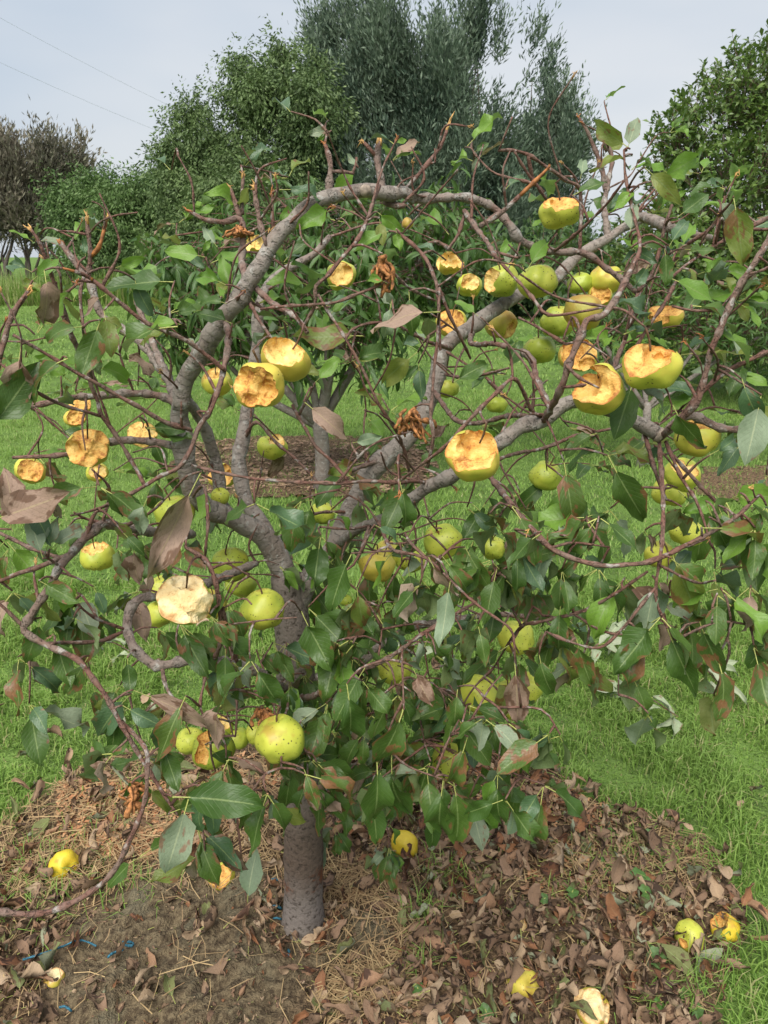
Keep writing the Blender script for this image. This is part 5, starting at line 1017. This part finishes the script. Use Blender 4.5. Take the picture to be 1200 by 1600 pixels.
# ================================================================ THINGS ON THE GROUND
def ground_apple(x, y, wd, bites, skin, flesh, label, seed, roll=None, lift=.40, level=4):
    p = gnd(x, y, .03); d = proj(p)[2][0]; dm = d * wd / FPX; p = gnd(x, y, dm * lift); apple('fallen_apple', p, dm, label, bites, skin, flesh, seed, level, .6, 'windfall apples on the ground', True, .93, roll=roll)
ground_apple(100, 1352, 46, [], SK_F, C_, 'bright yellow windfall apple lying on straw by the drooping branch', 501, (1.1, .9))
ground_apple(345, 1370, 42, [(-.2, .1, 1, .3, 1.6), (-.7, .6, .4, .4, 1.)], SK_Y, O_, 'gnawed windfall core with browned flesh, lying left of the trunk', 502)
ground_apple(632, 1320, 46, [], SK_F, C_, 'yellow windfall apple with a pink cheek, right of the trunk in brown leaves', 503, (-.9, .5))
ground_apple(1077, 1463, 46, [(-.3, -.6, .8, .7, .4)], SK_G, O_, 'green windfall apple beside a bitten one at the grass edge', 504, (.8, -.8))
ground_apple(1132, 1450, 44, [(-.7, .5, .7, .35, 1.2)], SK_F, O_, 'bitten yellow windfall apple nearest the grass', 505)
ground_apple(817, 1540, 54, [(.1, 1, .25, .75, .4)], SK_Y, C_, 'pale green windfall apple half sunk in brown leaves near the bottom', 506, (.5, .5), .25)
ground_apple(924, 1574, 58, [(0, .7, 1, .6, 4.), (.8, .3, .7, .65, 3.), (-.8, .4, .7, .65, 3.), (0, -.2, 1, .7, 3.)], SK_Y, P_, 'windfall apple gnawed to a cream dome, lowest on the ground', 507, None, .4, 5)
ground_apple(85, 1531, 34, [(0, .8, 1, .5, 3.)], SK_R, P_, 'shrunken tan windfall apple near the blue twine', 508, None, .35)
ground_apple(815, 1447, 30, [(0, .3, 1, .5, 3.)], SK_R, P_, 'withered tan windfall lump in the leaves right of the trunk', 509, None, .35)

# blue twine left on the bed
TW = plain('blue_twine', (.035, .15, .22), .7, .7, 300)
def twine(pts, r, label, z=.03, sides=6):
    P = np.array([gnd(x, y, z + (.012 if k % 2 else 0)) for k, (x, y) in enumerate(pts)]); A = Acc()
    C = catmull(P, .01); C = C[1:] ; C0 = C.mean(0); V, F, L = tube(C - C0, r, sides, .25); A.add(V, F, L); tag(obj('blue_twine', A.mesh('blue_twine', TW), None, tuple(C0)), label, 'twine', 'scraps of blue twine')
twine([(28, 1502), (60, 1492), (95, 1480), (118, 1470), (135, 1471), (150, 1478)], .0024, 'long strand of blue twine curving over brown leaves')
twine([(186, 1472), (198, 1471), (208, 1474), (206, 1478), (196, 1477)], .0028, 'short flattened blue twine scrap at the edge of the mud')
twine([(166, 1500), (172, 1492), (180, 1488), (192, 1484)], .003, 'bent blue twine scrap just below the short flattened one')
twine([(418, 1376), (430, 1373), (438, 1377)], .003, 'blue twine end against the trunk, upper scrap', .03)
twine([(418, 1418), (430, 1415), (440, 1420)], .003, 'blue twine end against the trunk, middle scrap', .03)
twine([(422, 1437), (432, 1434), (441, 1437)], .0026, 'blue twine end against the trunk, lowest scrap', .03)
twine([(445, 1500), (452, 1490), (450, 1483)], .0026, 'blue twine knot in the mud below the trunk', .03)
twine([(85, 1578), (100, 1572), (112, 1580)], .0026, 'blue twine tuft under leaves near the bottom corner', .03)
# round-leaved weeds
WEED = leaf_mat('weed_leaf', (.085, .19, .04), (.13, .25, .06), (.17, .25, .10), spots=.85, trans=.25)
def weed(x, y, offs, label, seed):
    r_ = np.random.default_rng(seed); p = gnd(x, y, .012); root = empty('weed', p); tag(root, label, 'weed', 'low green weeds in the bed')
    for (ox, oy, wpx) in offs:
        h = r_.uniform(.018, .05); q = gnd(x + ox, y + oy, h); d = proj(q)[2][0]; rad = wpx * d / FPX / 2; A = Acc()
        A.add(*tube(catmull([p, (p + q) / 2 + np.array([0, 0, .01]), q], .01), .0011, 4, 0)); child('stalk', A, PET, root)
        th = np.linspace(0, 2 * np.pi, 22, endpoint=False); rr = rad * (1 + .09 * np.cos(th * 7)) * np.where(np.abs(th - np.pi) < .3, .55, 1)
        nrm_ = nrm(np.array([r_.normal() * .3, -.35 + r_.normal() * .2, 1])); ux = nrm(np.cross([0, 1, .2], nrm_)); uy = np.cross(nrm_, ux)
        ring = q + ux * (np.cos(th) * rr)[:, None] + uy * (np.sin(th) * rr)[:, None] + nrm_ * (np.cos(th * 3.5) * rad * .12)[:, None]
        half_ = q + (ring - q) * .55 - nrm_ * rad * .06; V = np.vstack([q - nrm_ * rad * .1, half_, ring]); k = np.arange(22); k2 = (k + 1) % 22
        L = np.vstack([[.5, .5, 0], np.stack([.3 + 0 * th, .5 + .2 * np.sin(th), 0 * th], -1), np.stack([.8 + 0 * th, .5 + .4 * np.sin(th), 0 * th], -1)])
        A = Acc(); A.add(V, [np.stack([0 * k, 1 + k, 1 + k2], -1), np.stack([1 + k, 23 + k, 23 + k2, 1 + k2], -1)], L); child('leaf', A, WEED, root)
weed(985, 1375, [(-38, -20, 34), (15, -2, 34), (25, 20, 26), (-15, 35, 24)], 'round-leaved green weed in the brown leaves, the biggest of them', 1)
weed(1020, 1320, [(-4, -15, 20), (14, 14, 20), (0, 10, 14)], 'small round-leaved weed near the grass edge, above the biggest', 2)
weed(955, 1305, [(-4, 0, 26)], 'single round weed leaf standing in straw', 3)
weed(900, 1390, [(-6, 4, 20), (28, 10, 18), (-50, 14, 16)], 'low weed left of the biggest round-leaved one', 4)
weed(1027, 1495, [(0, 0, 30), (-12, -12, 18)], 'toothed weed leaf below the green windfall apple', 5)
weed(1070, 1560, [(0, 0, 28), (18, 18, 22), (-40, 8, 18), (25, -15, 18)], 'leafy weed low beside the grass in the bottom corner', 6)
weed(650, 1540, [(3, 5, 22), (-16, 28, 14)], 'small bright green seedling in the litter at the bottom', 7)
weed(755, 1580, [(5, 2, 26)], 'pair of seedling leaves at the bottom edge', 8)
# cut shoots with wilted pale leaves lying on the lawn
WG, WM = leaf_variants(6, [WILT], 17, nL=5, half=2, wr=(.18, .26), fold=(.4, 1.0), curl=(-.6, 1.4), twist=(-.6, .6), pet=(.15, .3), wave=(.2, .4), serr=.05)
def shoot(x0, y0, x1, y1, n, label, seed):
    r_ = np.random.default_rng(seed); a, b = gnd(x0, y0, .04), gnd(x1, y1, .05); root = empty('cut_shoot', (a[0], a[1], 0)); tag(root, label, 'cut shoot', 'cut shoots lying on the lawn')
    C = catmull([a, (a + b) / 2 + np.array([0, .04, .02]), b], .02); A = Acc(); A.add(*tube(C, np.linspace(.004, .0018, len(C)), 6, .1)); child('stem', A, BARK, root); it = []
    for k in range(n):
        p = C[int(r_.integers(len(C)))]; D = nrm(np.array([r_.normal(), r_.normal() - .2, r_.uniform(-.1, .5)])); M = mat_from(p, D, [r_.normal() * .5, -.4 + r_.normal() * .4, 1], r_.uniform(.07, .12)); it.append((M, int(r_.integers(6)), WILT, 1))
    place_leaves(root, it, WG, WM, [WILT], 300)
shoot(930, 1010, 1010, 985, 11, 'cut shoot with whitish wilted leaves on the lawn, the farthest on the right side', 1)
shoot(1060, 1020, 1130, 1075, 12, 'cut shoot with whitish curled leaves on the lawn below the spotted hanging leaves', 2)
shoot(955, 1085, 1060, 1120, 10, 'cut shoot with whitish wilted leaves nearest the mulch bed', 3)
shoot(120, 1010, 215, 1025, 9, 'cut shoot with pale wilted leaves on the left part of the lawn', 4)
shoot(640, 1010, 700, 1025, 5, 'small pale wilted shoot on the grass seen through the low foliage', 5)
# single fallen leaves on the lawn
it = []; r_ = np.random.default_rng(91)
for k in range(75):
    x, y = r_.uniform(0, 1200), r_.uniform(960, 1330); p = gnd(x, y, .045)
    if inpoly(p[None, :2], BED)[0]: continue
    M = mat_from(p, [math.cos(k), math.sin(k), r_.uniform(-.2, .3)], [r_.normal() * .5, r_.normal() * .5, 1], r_.uniform(.04, .075)); it.append((M, int(r_.integers(10)), (FALL, FALL2, FALL3)[int(r_.integers(3))], 1))
place_leaves(lawn, it, FG, FM, [FALL, FALL2, FALL3, FALL4], 300, 'fallen_leaf')
